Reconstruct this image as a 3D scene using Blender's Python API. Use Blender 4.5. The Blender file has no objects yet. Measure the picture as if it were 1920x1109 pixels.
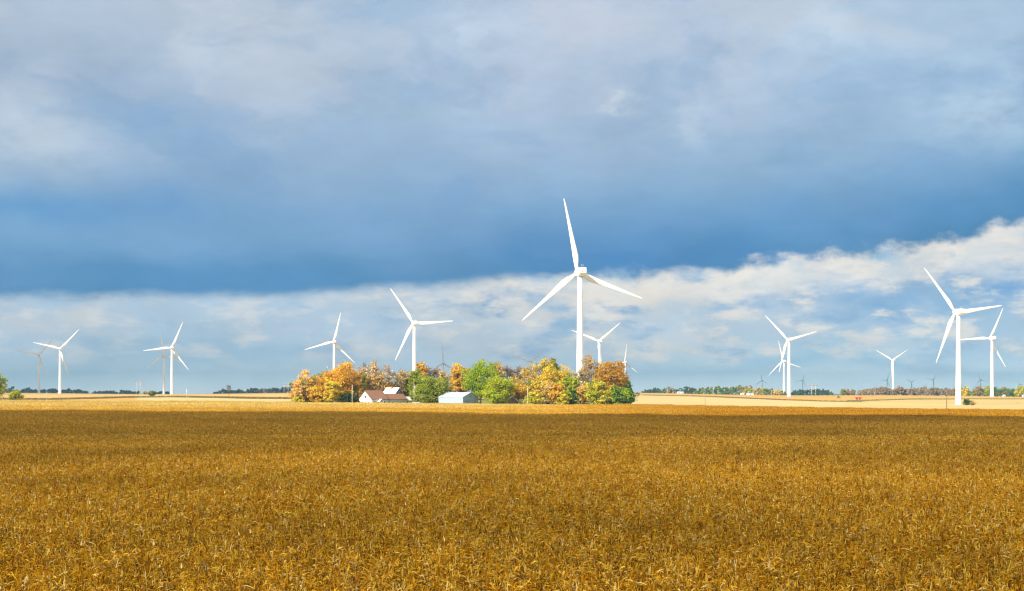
import bpy, math, random
import numpy as np
from mathutils import Vector, Matrix

rng = np.random.default_rng(7)
random.seed(7)
R = math.radians
sc = bpy.context.scene
COL = sc.collection

# ------------------------------------------------------------------ camera
F, CX, HY, ZC = 3000.0, 960.0, 734.0, 8.6        # focal length, centre and horizon in photo pixels; eye height
cam_d = bpy.data.cameras.new("camera")
cam = bpy.data.objects.new("camera", cam_d)
COL.objects.link(cam)
cam.location = (0, 0, ZC)
cam.rotation_euler = (R(90), 0, 0)
cam_d.sensor_width = 36
cam_d.lens = F / 1920 * 36
cam_d.shift_y = (HY - 554.5) / 1920
cam_d.clip_start = 0.5
cam_d.clip_end = 40000
sc.camera = cam

# ------------------------------------------------------------------ render / view
sc.view_settings.view_transform = 'Standard'
sc.view_settings.look = 'None'
sc.view_settings.exposure = 0.8
EXPO = 2 ** 0.8
sc.view_settings.gamma = 1.0
sc.render.engine = 'CYCLES'
sc.cycles.use_denoising = True
sc.cycles.pixel_filter_type = 'BLACKMAN_HARRIS'
sc.cycles.filter_width = 1.25
sc.cycles.max_bounces = 5
sc.cycles.diffuse_bounces = 3
sc.cycles.transmission_bounces = 4
sc.cycles.transparent_max_bounces = 8
sc.cycles.volume_bounces = 0
sc.cycles.caustics_reflective = False
sc.cycles.caustics_refractive = False

SUN_EL = 32.0
SUN_H = Vector((-0.66, -0.75)).normalized()      # horizontal direction towards the sun (left, behind the camera)

# ------------------------------------------------------------------ node helpers
def s2l(c):
    c = c / 255.0
    return c / 12.92 if c <= 0.04045 else ((c + 0.055) / 1.055) ** 2.4
def rgb(r, g, b): return (s2l(r), s2l(g), s2l(b), 1.0)

class NT:
    def __init__(self, tree):
        self.t = tree; self.n = tree.nodes; self.l = tree.links
    def new(self, typ, **kw):
        n = self.n.new(typ)
        for k, v in kw.items(): setattr(n, k, v)
        return n
    def put(self, sock, v):
        if hasattr(v, 'is_output'): self.l.new(v, sock)
        else: sock.default_value = v
    def m(self, op, a, b=None, c=None, clamp=False):
        n = self.new('ShaderNodeMath', operation=op, use_clamp=clamp)
        self.put(n.inputs[0], a)
        if b is not None: self.put(n.inputs[1], b)
        if c is not None: self.put(n.inputs[2], c)
        return n.outputs[0]
    def vm(self, op, a, b=None, c=None):
        n = self.new('ShaderNodeVectorMath', operation=op)
        self.put(n.inputs[0], a)
        if b is not None: self.put(n.inputs[1], b)
        if c is not None: self.put(n.inputs[2], c)
        return n.outputs['Value'] if op in ('DOT_PRODUCT', 'LENGTH') else n.outputs['Vector']
    def mix(self, f, a, b, mode='MIX'):
        n = self.new('ShaderNodeMix', data_type='RGBA', blend_type=mode)
        self.put(n.inputs[0], f); self.put(n.inputs[6], a); self.put(n.inputs[7], b)
        return n.outputs[2]
    def noise(self, vec, scale, detail=4, rough=0.5, col=False):
        n = self.new('ShaderNodeTexNoise')
        self.put(n.inputs['Vector'], vec)
        n.inputs['Scale'].default_value = scale
        n.inputs['Detail'].default_value = detail
        n.inputs['Roughness'].default_value = rough
        return n.outputs['Color'] if col else n.outputs[0]
    def remap(self, v, a, b, c=0.0, d=1.0, smooth=True):
        n = self.new('ShaderNodeMapRange', interpolation_type='SMOOTHSTEP' if smooth else 'LINEAR')
        self.put(n.inputs['Value'], v)
        for k, x in zip(('From Min', 'From Max', 'To Min', 'To Max'), (a, b, c, d)): n.inputs[k].default_value = x
        return n.outputs[0]
    def ramp(self, v, pts):
        n = self.new('ShaderNodeValToRGB')
        self.put(n.inputs[0], v)
        e = n.color_ramp.elements
        e[0].position, e[0].color = pts[0]
        e[1].position, e[1].color = pts[-1]
        for p, c in pts[1:-1]:
            x = e.new(p); x.color = c
        return n.outputs[0]

# ------------------------------------------------------------------ world: sky light with a cloud deck by direction
def pix_dir(px, py):
    az = math.atan((px - CX) / F)
    el = math.atan((HY - py) / F * math.cos(az))
    return az, el

world = bpy.data.worlds.new("World"); sc.world = world
world.use_nodes = True
W = NT(world.node_tree); W.n.clear()
wout = W.new('ShaderNodeOutputWorld'); bg = W.new('ShaderNodeBackground')
bg.inputs['Strength'].default_value = 0.1
W.l.new(bg.outputs[0], wout.inputs[0])
sky = W.new('ShaderNodeTexSky', sky_type='NISHITA')
sky.sun_disc = False
sky.sun_elevation = R(SUN_EL)
sky.sun_rotation = math.atan2(SUN_H.x, SUN_H.y)
tc = W.new('ShaderNodeTexCoord').outputs['Generated']
sep = W.new('ShaderNodeSeparateXYZ'); W.l.new(tc, sep.inputs[0])
az = W.m('ARCTAN2', sep.outputs[0], sep.outputs[1])
el = W.m('ARCSINE', sep.outputs[2])
comb = W.new('ShaderNodeCombineXYZ'); W.l.new(az, comb.inputs[0]); W.l.new(el, comb.inputs[1])
P0 = comb.outputs[0]
Pn = W.vm('MULTIPLY', P0, (1.0, 1.9, 1.0))               # clouds are stretched sideways
def warped(scale, amp, detail=5):
    c = W.noise(Pn, scale, detail, 0.55, col=True)
    c = W.vm('SUBTRACT', c, (0.5, 0.5, 0.5))
    c = W.vm('MULTIPLY', c, (amp, amp * 0.55, 0))
    return W.vm('ADD', P0, c)
PB = warped(9, 0.11, 8)         # big soft shapes
PS = warped(34, 0.060, 8)    # small ragged shapes
PE = warped(30, 0.022, 8)    # the deck's lower edge
# lower edge of the dark deck: elevation as a function of azimuth
edge = [(-300, 566), (0, 560), (320, 556), (640, 548), (800, 537), (960, 528), (1120, 518), (1280, 510), (1400, 500),
        (1500, 488), (1600, 476), (1700, 462), (1800, 442), (1920, 415), (2250, 330)]
sepE = W.new('ShaderNodeSeparateXYZ'); W.l.new(PE, sepE.inputs[0])
fc = W.new('ShaderNodeFloatCurve')
W.l.new(W.remap(sepE.outputs[0], -0.5, 0.5, 0, 1, False), fc.inputs['Value'])
cv = fc.mapping.curves[0]
pts = [(pix_dir(*p)[0] + 0.5, pix_dir(*p)[1] / 0.3) for p in edge]
pts = [(0.0, pts[0][1])] + pts + [(1.0, pts[-1][1] + 0.1)]
cv.points[0].location = pts[0]; cv.points[1].location = pts[-1]
for p in pts[1:-1]: cv.points.new(*p)
fc.mapping.update()
hgt = W.m('SUBTRACT', sepE.outputs[1], W.m('MULTIPLY', fc.outputs[0], 0.3))    # angle above the edge
deck = W.ramp(W.remap(hgt, 0, 0.25, 0, 1, False), [
    (0.0, rgb(66, 126, 172)), (0.08, rgb(74, 133, 179)), (0.19, rgb(120, 162, 197)), (0.34, rgb(149, 176, 203)),
    (0.62, rgb(166, 187, 208)), (1.0, rgb(181, 195, 210))])
low = W.ramp(W.remap(el, 0.0, 0.075, 0, 1, False), [
    (0.0, rgb(230, 245, 250)), (0.12, rgb(212, 232, 243)), (0.25, rgb(186, 213, 231)), (0.55, rgb(170, 198, 221)), (1.0, rgb(182, 201, 218))])

RAG = W.remap(W.noise(Pn, 48, 8, 0.6), 0.30, 0.58, 0.35, 1.3)
RAGB = W.remap(W.noise(Pn, 20, 8, 0.6), 0.3, 0.65, 0.6, 1.2)
def blob(base, P, px, py, rx, ry, col, k):
    a, e = pix_dir(px, py)
    v = W.vm('SUBTRACT', P, (a, e, 0))
    v = W.vm('MULTIPLY', v, (F / rx, F / ry, 0))
    d2 = W.vm('DOT_PRODUCT', v, v)
    g = W.m('MULTIPLY', W.m('POWER', 2.0, W.m('MULTIPLY', d2, -1.0)), W.m('MULTIPLY', RAG if P is PS else RAGB, k), clamp=True)
    return W.mix(g, base, col)
for b in [
    (PB, 250, 60, 480, 100, rgb(174, 188, 204), .75), (PB, 60, 120, 260, 50, rgb(160, 176, 198), .5),
    (PB, 760, 110, 130, 150, rgb(150, 183, 210), .7), (PB, 520, 60, 160, 70, rgb(180, 192, 206), .6),
    (PS, 60, 250, 110, 55, rgb(176, 195, 212), .85), (PS, 120, 265, 55, 25, rgb(186, 202, 216), .6),
    (PB, 330, 250, 160, 110, rgb(132, 168, 206), .5),
    (PB, 210, 395, 240, 45, rgb(88, 146, 198), .85), (PB, 130, 475, 320, 34, rgb(122, 166, 206), .55),
    (PB, 800, 320, 380, 130, rgb(141, 171, 205), .6), (PB, 620, 430, 300, 50, rgb(122, 162, 204), .5),
    (PB, 1080, 90, 300, 140, rgb(180, 194, 215), .8), (PS, 890, 60, 70, 70, rgb(186, 203, 222), .7),
    (PB, 1220, 40, 200, 60, rgb(190, 200, 216), .6),
    (PS, 1550, 70, 60, 36, rgb(204, 218, 229), .6), (PS, 1165, 196, 28, 16, rgb(210, 220, 228), .7),
    (PS, 1305, 225, 26, 40, rgb(198, 213, 226), .5), (PS, 1835, 190, 110, 60, rgb(188, 208, 224), .65),
    (PB, 1750, 70, 330, 110, rgb(172, 197, 221), .6), (PB, 1560, 250, 260, 90, rgb(150, 182, 213), .55),
    (PB, 1120, 470, 200, 40, rgb(64, 127, 184), .9), (PB, 1330, 490, 140, 22, rgb(72, 131, 187), .7),
    (PB, 1540, 405, 260, 50, rgb(104, 154, 203), .6), (PB, 450, 535, 520, 22, rgb(80, 137, 187), .75),
]: deck = blob(deck, *b)
for b in [
    (PB, 350, 600, 420, 40, rgb(176, 190, 207), .6), (PS, 30, 600, 90, 24, rgb(196, 200, 206), .6),
    (PS, 170, 605, 50, 22, rgb(205, 207, 208), .6), (PS, 700, 552, 120, 12, rgb(200, 206, 214), .7),
    (PB, 450, 660, 220, 30, rgb(150, 184, 211), .6), (PB, 130, 690, 260, 30, rgb(160, 192, 212), .6),
    (PS, 1150, 552, 230, 24, rgb(232, 222, 208), .9), (PS, 1010, 578, 130, 26, rgb(222, 216, 206), .8),
    (PS, 1350, 520, 90, 15, rgb(242, 234, 218), .95), (PS, 1570, 500, 80, 15, rgb(240, 232, 218), .9),
    (PS, 1780, 462, 55, 16, rgb(242, 234, 222), .95), (PS, 1860, 492, 70, 22, rgb(226, 226, 224), .8),
    (PS, 1450, 545, 150, 26, rgb(205, 213, 220), .6), (PS, 1690, 515, 60, 16, rgb(220, 222, 222), .6),
    (PB, 1660, 470, 60, 20, rgb(160, 200, 226), .6), (PB, 1210, 518, 90, 9, rgb(176, 208, 226), .8),
    (PS, 920, 567, 75, 11, rgb(122, 163, 206), .9), (PS, 1160, 578, 34, 9, rgb(112, 157, 201), .9),
    (PS, 1045, 602, 26, 6, rgb(130, 166, 204), .8), (PS, 1385, 580, 44, 11, rgb(128, 171, 211), .8),
    (PS, 1640, 572, 85, 34, rgb(126, 171, 213), .85), (PS, 1835, 542, 100, 28, rgb(120, 166, 211), .85),
    (PS, 1480, 565, 40, 9, rgb(134, 175, 212), .7), (PS, 1070, 575, 30, 7, rgb(140, 175, 210), .6),
    (PS, 1260, 658, 60, 13, rgb(228, 222, 212), .85), (PS, 1382, 664, 22, 9, rgb(224, 220, 212), .7),
    (PB, 950, 640, 220, 34, rgb(196, 206, 217), .75), (PB, 1250, 620, 200, 26, rgb(200, 209, 219), .7),
    (PS, 1680, 652, 60, 15, rgb(206, 216, 224), .75), (PS, 1850, 652, 90, 13, rgb(188, 204, 220), .6),
    (PS, 1480, 610, 110, 18, rgb(190, 205, 220), .6), (PB, 1640, 680, 240, 12, rgb(146, 187, 217), .6),
    (PB, 1840, 625, 110, 16, rgb(156, 190, 218), .6), (PB, 1330, 690, 200, 16, rgb(158, 197, 222), .6),
]: low = blob(low, *b)
bil = W.remap(W.noise(W.vm('MULTIPLY', PB, (1.0, 1.5, 1.0)), 8.5, 9, 0.52), 0.48, 0.60)
deck = W.mix(W.m('MULTIPLY', W.m('MULTIPLY', bil, W.remap(hgt, 0.05, 0.13)), 0.42), deck, rgb(198, 205, 216))
bil2 = W.remap(W.noise(W.vm('ADD', W.vm('MULTIPLY', PB, (1.0, 2.2, 1.0)), (5, 2, 0)), 11, 9, 0.52), 0.48, 0.68)
deck = W.mix(W.m('MULTIPLY', bil2, 0.34), deck, rgb(108, 152, 196))
mott = W.remap(W.noise(W.vm('MULTIPLY', P0, (1.0, 2.6, 1.0)), 26, 9, 0.62), 0.46, 0.64)
mband = W.m('MULTIPLY', W.remap(el, 0.007, 0.026), W.remap(az, -0.12, 0.06, 0.55, 0.95))
low = W.mix(W.m('MULTIPLY', mott, mband), low, rgb(230, 226, 220))
mot2 = W.remap(W.noise(W.vm('MULTIPLY', W.vm('ADD', P0, (3, 1, 0)), (1.0, 2.6, 1.0)), 22, 8, 0.6), 0.5, 0.68)
low = W.mix(W.m('MULTIPLY', mot2, W.m('MULTIPLY', mband, 0.9)), low, rgb(140, 177, 211))
ragged = W.m('MULTIPLY', W.m('SUBTRACT', W.noise(W.vm('MULTIPLY', P0, (1.0, 1.6, 1.0)), 42, 9, 0.6), 0.5), W.remap(az, -0.05, 0.2, 0.006, 0.030))
hedge_ = W.m('ADD', hgt, ragged)
lip = W.m('MULTIPLY', W.m('MULTIPLY', W.remap(hedge_, -0.026, -0.004), W.remap(az, -0.09, 0.04)), W.remap(W.noise(P0, 34, 8, 0.6), 0.36, 0.56))
low = W.mix(W.m('MULTIPLY', lip, 0.6), low, rgb(236, 229, 219))
glow_ = W.vm('SCALE', low, None); W.l.new(W.remap(el, 0.0, 0.032, 1.32, 1.0), glow_.node.inputs['Scale']); low = glow_      # clear bright air low down
clouds = W.mix(W.remap(hedge_, -0.0040, 0.0060), low, deck)
fine = W.remap(W.noise(Pn, 22, 8, 0.62), 0.25, 0.75, 0.93, 1.075, False)
soft = W.remap(W.noise(Pn, 6, 4, 0.5), 0.25, 0.75, 0.94, 1.07, False)
clouds = W.vm('SCALE', clouds, None)
W.l.new(W.m('MULTIPLY', fine, soft), clouds.node.inputs['Scale'])
# away from the photograph's part of the sky: broken cloud over clear blue
front = W.m('MULTIPLY', W.remap(W.m('ABSOLUTE', az), 0.45, 1.0, 1, 0), W.remap(el, 0.32, 0.6, 1, 0))
cover = W.m('MAXIMUM', W.remap(W.noise(W.vm('MULTIPLY', tc, (1, 1, 2)), 2.6, 6, 0.55), 0.36, 0.56, 0, 1), W.remap(el, 0.15, 0.35, 0.85, 0.0))
grey = W.mix(W.remap(W.noise(tc, 5, 5, 0.5), 0.3, 0.7), (0.34, 0.42, 0.52, 1), (1.15, 1.08, 0.98, 1))
grey = W.mix(W.remap(el, 0.12, 0.42, 0.72, 0.0), grey, (0.10, 0.13, 0.17, 1))
skyc = W.mix(cover, sky.outputs[0], W.vm('MULTIPLY', grey, (10, 10, 10)))
full = W.mix(front, skyc, W.vm('MULTIPLY', clouds, (10.9 / EXPO,) * 3))
W.l.new(full, bg.inputs['Color'])
world.cycles.sampling_method = 'MANUAL'
world.cycles.sample_map_resolution = 512

# ------------------------------------------------------------------ sun
sun_d = bpy.data.lights.new("sun", 'SUN')
sun_d.energy = 5.0; sun_d.angle = R(0.5); sun_d.color = (1.0, 0.93, 0.82)
sun = bpy.data.objects.new("sun", sun_d); COL.objects.link(sun)
sun_vec = Vector((SUN_H.x * math.cos(R(SUN_EL)), SUN_H.y * math.cos(R(SUN_EL)), math.sin(R(SUN_EL))))
sun.rotation_euler = (-sun_vec).to_track_quat('-Z', 'Y').to_euler()
sun.location = sun_vec * 300

# ------------------------------------------------------------------ object helpers
def tag(o, label=None, cat=None, group=None, kind=None):
    if label: o['label'] = label
    if cat: o['category'] = cat
    if group: o['group'] = group
    if kind: o['kind'] = kind
    return o
def empty(name, loc, rz=0.0):
    o = bpy.data.objects.new(name, None); COL.objects.link(o)
    o.location = loc; o.rotation_euler = (0, 0, rz); o.empty_display_size = 1
    return o
def link(name, me, parent=None, loc=(0, 0, 0), rot=(0, 0, 0)):
    o = bpy.data.objects.new(name, me); COL.objects.link(o)
    o.parent = parent; o.location = loc; o.rotation_euler = rot
    return o
def np_mesh(name, v, faces, col=None, mat=None, smooth=False):
    """faces: list of (k, array (n,k)) blocks"""
    me = bpy.data.meshes.new(name)
    v = np.asarray(v, np.float32)
    me.vertices.add(len(v)); me.vertices.foreach_set('co', v.ravel())
    idx = np.concatenate([f.ravel() for k, f in faces]).astype(np.int32)
    tot = np.concatenate([np.full(len(f), k, np.int32) for k, f in faces])
    start = np.concatenate([[0], np.cumsum(tot)[:-1]]).astype(np.int32)
    me.loops.add(len(idx)); me.loops.foreach_set('vertex_index', idx)
    me.polygons.add(len(tot)); me.polygons.foreach_set('loop_start', start)
    me.update(calc_edges=True)
    if smooth: me.polygons.foreach_set('use_smooth', np.ones(len(tot), bool))
    if col is not None:
        a = me.color_attributes.new('Col', 'FLOAT_COLOR', 'POINT')
        c = np.ones((len(v), 4), np.float32); c[:, :3] = col
        a.data.foreach_set('color', c.ravel())
    if mat: me.materials.append(mat)
    return me

class MB:
    """collects boxes, tubes, prisms and lathes into one mesh"""
    def __init__(self): self.v = []; self.f = []; self.sm = []
    def add(self, vs, fs, smooth=False):
        b = len(self.v); self.v += [tuple(p) for p in vs]
        self.f += [tuple(i + b for i in f) for f in fs]; self.sm += [smooth] * len(fs)
    def box(self, x0, y0, z0, x1, y1, z1):
        vs = [(x, y, z) for z in (z0, z1) for y in (y0, y1) for x in (x0, x1)]
        self.add(vs, [(0, 2, 3, 1), (4, 5, 7, 6), (0, 1, 5, 4), (2, 6, 7, 3), (0, 4, 6, 2), (1, 3, 7, 5)])
    def tube(self, pts, rad, n=6, cap=True, smooth=True):
        pts = [Vector(p) for p in pts]
        rs = rad if hasattr(rad, '__len__') else [rad] * len(pts)
        rings = []
        for i, p in enumerate(pts):
            d = (pts[min(i + 1, len(pts) - 1)] - pts[max(i - 1, 0)]).normalized()
            a = d.orthogonal().normalized() if abs(d.z) < 0.999 else Vector((1, 0, 0))
            if i and abs(a.dot(la)) < 0.99: a = (la - d * la.dot(d)).normalized()
            la = a
            b = d.cross(a)
            rings.append([p + (a * math.cos(2 * math.pi * k / n) + b * math.sin(2 * math.pi * k / n)) * rs[i] for k in range(n)])
        vs = [p for r in rings for p in r]
        fs = [(i * n + k, i * n + (k + 1) % n, (i + 1) * n + (k + 1) % n, (i + 1) * n + k) for i in range(len(pts) - 1) for k in range(n)]
        if cap: fs += [tuple(range(n))[::-1], tuple((len(pts) - 1) * n + k for k in range(n))]
        self.add(vs, fs, smooth)
    def prism(self, poly, axis, a0, a1):
        """poly: 2-D outline; axis 0: extruded along x with poly=(y,z); axis 1: along y with poly=(x,z)"""
        n = len(poly)
        mk = (lambda p, a: (a, p[0], p[1])) if axis == 0 else (lambda p, a: (p[0], a, p[1]))
        vs = [mk(p, a0) for p in poly] + [mk(p, a1) for p in poly]
        fs = [tuple(range(n)), tuple(range(2 * n - 1, n - 1, -1))]
        fs += [(i, n + i, n + (i + 1) % n, (i + 1) % n) for i in range(n)]
        self.add(vs, fs)
    def mesh(self, name, mat):
        import bmesh
        me = bpy.data.meshes.new(name); me.from_pydata(self.v, [], self.f)
        me.polygons.foreach_set('use_smooth', self.sm)
        bm = bmesh.new(); bm.from_mesh(me); bmesh.ops.recalc_face_normals(bm, faces=bm.faces); bm.to_mesh(me); bm.free()
        me.materials.append(mat); me.update()
        return me
    def build(self, name, mat, parent=None, loc=(0, 0, 0), rot=(0, 0, 0)):
        return link(name, self.mesh(name, mat), parent, loc, rot)

# ------------------------------------------------------------------ materials
def mat_plain(name, col, rough=0.6, spec=0.3, var=0.12, scale=1.5, metal=0.0, streak=(1, 1, 1)):
    m = bpy.data.materials.new(name); m.use_nodes = True
    N = NT(m.node_tree); p = N.n['Principled BSDF']
    g = N.new('ShaderNodeTexCoord').outputs['Object']
    g = N.vm('MULTIPLY', g, streak)
    f = N.noise(g, scale, 6, 0.6)
    c0 = tuple(x * (1 - var) for x in col) + (1,); c1 = tuple(min(1, x * (1 + var)) for x in col) + (1,)
    N.l.new(N.mix(N.remap(f, 0.3, 0.7), c0, c1), p.inputs['Base Color'])
    p.inputs['Roughness'].default_value = rough; p.inputs['Specular IOR Level'].default_value = spec
    p.inputs['Metallic'].default_value = metal
    return m
def mat_leaf(name, trans=0.3, rough=0.6, spec=0.25, tint=False):
    m = bpy.data.materials.new(name); m.use_nodes = True
    N = NT(m.node_tree); N.n.clear()
    out = N.new('ShaderNodeOutputMaterial')
    col = N.new('ShaderNodeAttribute', attribute_name='Col').outputs['Color']
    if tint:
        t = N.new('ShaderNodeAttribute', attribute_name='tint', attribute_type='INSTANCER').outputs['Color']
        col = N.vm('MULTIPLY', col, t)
    p = N.new('ShaderNodeBsdfPrincipled'); N.l.new(col, p.inputs['Base Color'])
    p.inputs['Roughness'].default_value = rough; p.inputs['Specular IOR Level'].default_value = spec
    tr = N.new('ShaderNodeBsdfTranslucent'); N.l.new(col, tr.inputs['Color'])
    mx = N.new('ShaderNodeMixShader'); mx.inputs[0].default_value = trans
    N.l.new(p.outputs[0], mx.inputs[1]); N.l.new(tr.outputs[0], mx.inputs[2]); N.l.new(mx.outputs[0], out.inputs[0])
    return m
MAT = dict(
    white=mat_plain('turbine_paint', (0.80, 0.80, 0.78), 0.35, 0.45, 0.03, 0.25, streak=(1, 1, .2)),
    dark=mat_plain('dark_opening', (0.03, 0.03, 0.035), 0.5),
    steel=mat_plain('galvanised_steel', (0.42, 0.43, 0.44), 0.4, 0.5, 0.1, 3),
    bark=mat_plain('bark', (0.13, 0.10, 0.075), 0.9, 0.1, 0.35, 1.2, streak=(1, 1, .3)),
    greybark=mat_plain('grey_bark', (0.26, 0.22, 0.19), 0.9, 0.1, 0.25, 1.2, streak=(1, 1, .3)),
    leaf=mat_leaf('foliage', 0.38, 0.7, 0.15), corn=mat_leaf('dry_corn', 0.18, 0.9, 0.0, tint=True), grass=mat_leaf('dry_grass'),
    pole=mat_plain('weathered_pole', (0.52, 0.47, 0.39), 0.85, 0.1, 0.25, 2, streak=(1, 1, .15)),
    greypole=mat_plain('grey_pole', (0.30, 0.29, 0.26), 0.85, 0.1, 0.2, 2, streak=(1, 1, .15)),
    brownpole=mat_plain('brown_pole', (0.17, 0.12, 0.08), 0.85, 0.1, 0.3, 2, streak=(1, 1, .15)),
    siding=mat_plain('cream_siding', (0.74, 0.71, 0.60), 0.7, 0.2, 0.07, 3, streak=(.2, .2, 4)),
    trim=mat_plain('white_trim', (0.80, 0.80, 0.78), 0.5, 0.3, 0.04),
    shingle=mat_plain('brown_shingle', (0.23, 0.115, 0.07), 0.85, 0.15, 0.22, 2.5),
    tin=mat_plain('pale_tin_roof', (0.72, 0.72, 0.66), 0.5, 0.4, 0.14, 1.2, streak=(4, .4, .4)),
    metalwall=mat_plain('white_metal_wall', (0.34, 0.42, 0.46), 0.45, 0.4, 0.05, 2, streak=(4, 4, .3)),
    metalroof=mat_plain('white_metal_roof', (0.42, 0.46, 0.52), 0.4, 0.45, 0.06, 1.5, streak=(4, .3, .3)),
    greywood=mat_plain('grey_boards', (0.15, 0.14, 0.145), 0.9, 0.1, 0.4, 2, streak=(3, 3, .2)),
    brownwood=mat_plain('brown_boards', (0.17, 0.115, 0.075), 0.9, 0.1, 0.35, 2, streak=(3, 3, .2)),
    glass=mat_plain('window_glass', (0.03, 0.04, 0.05), 0.1, 0.6, 0.2),
    brick=mat_plain('chimney_brick', (0.42, 0.17, 0.09), 0.85, 0.1, 0.2, 4),
    red=mat_plain('red_paint', (0.55, 0.035, 0.03), 0.4, 0.5, 0.12),
    green=mat_plain('green_paint', (0.03, 0.20, 0.05), 0.4, 0.5, 0.1),
    yellow=mat_plain('yellow_paint', (0.70, 0.52, 0.04), 0.4, 0.5, 0.1),
    rubber=mat_plain('tyre_rubber', (0.025, 0.025, 0.025), 0.9, 0.1, 0.2),
)

# ------------------------------------------------------------------ terrain
UC = np.array([-300, 0, 300, 620, 1090, 1200, 1400, 1480, 1680, 1800, 1920, 2220], float)
DC = np.array([0, 300, 413, 550, 700, 820, 1100, 1400, 1800, 2050, 2300, 2700, 3500, 6000, 11500], float)
ZT = np.array([
    # 0  300 413  550  690  820 1100 1400 1800 2050 2300 2700 3500 6000 11500
    [0, 0, .3, .7, 1.6, 2.5, 3.2, 4.2, 5.2, 5.4, 5.5, 4.5, 1.0, -8, -12],     # -300
    [0, 0, .3, .7, 1.6, 2.6, 3.2, 4.2, 5.2, 5.4, 5.5, 4.5, 1.0, -8, -12],     # 0
    [0, 0, .2, .7, 1.6, 2.6, 3.6, 4.3, 4.9, 4.9, 4.9, 4.0, 1.0, -8, -12],     # 300
    [0, 0, .2, .7, 1.3, 3.6, 4.4, 4.9, 5.6, 5.9, 5.6, 4.0, 1.0, -8, -12],     # 620
    [0, 0, .15, .3, .3, 4.0, 5.0, 5.6, 6.0, 6.0, 5.6, 4.0, 1.0, -8, -12],     # 1090
    [0, 0, .1, .2, .3, .6, 1.4, 2.6, 3.6, 4.1, 3.6, 2.0, -1, -8, -12],        # 1200
    [0, 0, .0, .1, .2, .5, 1.2, 2.3, 3.2, 3.3, 2.8, 1.0, -2, -8, -12],        # 1400
    [0, 0, .0, .1, .2, .4, 1.1, 2.1, 2.7, 3.1, 2.6, 1.0, -2, -8, -12],        # 1480
    [0, 0, .0, .0, .0, .2, .9, 2.0, 3.0, 3.4, 2.8, 1.0, -2, -8, -12],         # 1680
    [0, 0, .0, .0, .0, .0, .2, .9, 2.2, 2.4, 1.8, 0.0, -3, -10, -14],         # 1800
    [0, 0, .0, .0, .0, .0, .1, .4, 1.0, 1.4, 1.0, -1., -4, -12, -18],         # 1920
    [0, 0, .0, .0, .0, .0, .1, .4, 1.0, 1.4, 1.0, -1., -4, -12, -18],         # 2220
], float)
BUMPS = []          # (x, y, dz, radius): the slight rise each turbine stands on
def terrain(x, y, bumps=True):
    x = np.asarray(x, float); y = np.asarray(y, float)
    r = np.hypot(x, y)
    d = np.maximum(y, 0.85 * r)
    d = np.where(y < -0.2 * r, 0, d)
    u = np.clip(CX + F * x / np.maximum(np.maximum(y, 0.3 * r), 1e-3), UC[0], UC[-1])
    i = np.clip(np.searchsorted(UC, u) - 1, 0, len(UC) - 2)
    t = (u - UC[i]) / (UC[i + 1] - UC[i]); t = t * t * (3 - 2 * t)
    j = np.clip(np.searchsorted(DC, d) - 1, 0, len(DC) - 2)
    s = np.clip((d - DC[j]) / (DC[j + 1] - DC[j]), 0, 1)
    z = (ZT[i, j] * (1 - s) + ZT[i, j + 1] * s) * (1 - t) + (ZT[i + 1, j] * (1 - s) + ZT[i + 1, j + 1] * s) * t
    if bumps:
        for bx, by, dz, rad in BUMPS:
            z = z + dz * np.exp(-((x - bx) ** 2 + (y - by) ** 2) / rad ** 2)
    return z
def gz(x, y): return float(terrain(x, y))
def at(px, d): return (px - CX) / F * d, d
def d_at(px, py, lo=560, hi=2300):
    ds = np.linspace(lo, hi, 900)
    x = (px - CX) / F * ds
    sy = HY + F * (ZC - terrain(x, ds)) / ds
    k = np.argmin(np.abs(sy - py)); return float(ds[k])

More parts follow.
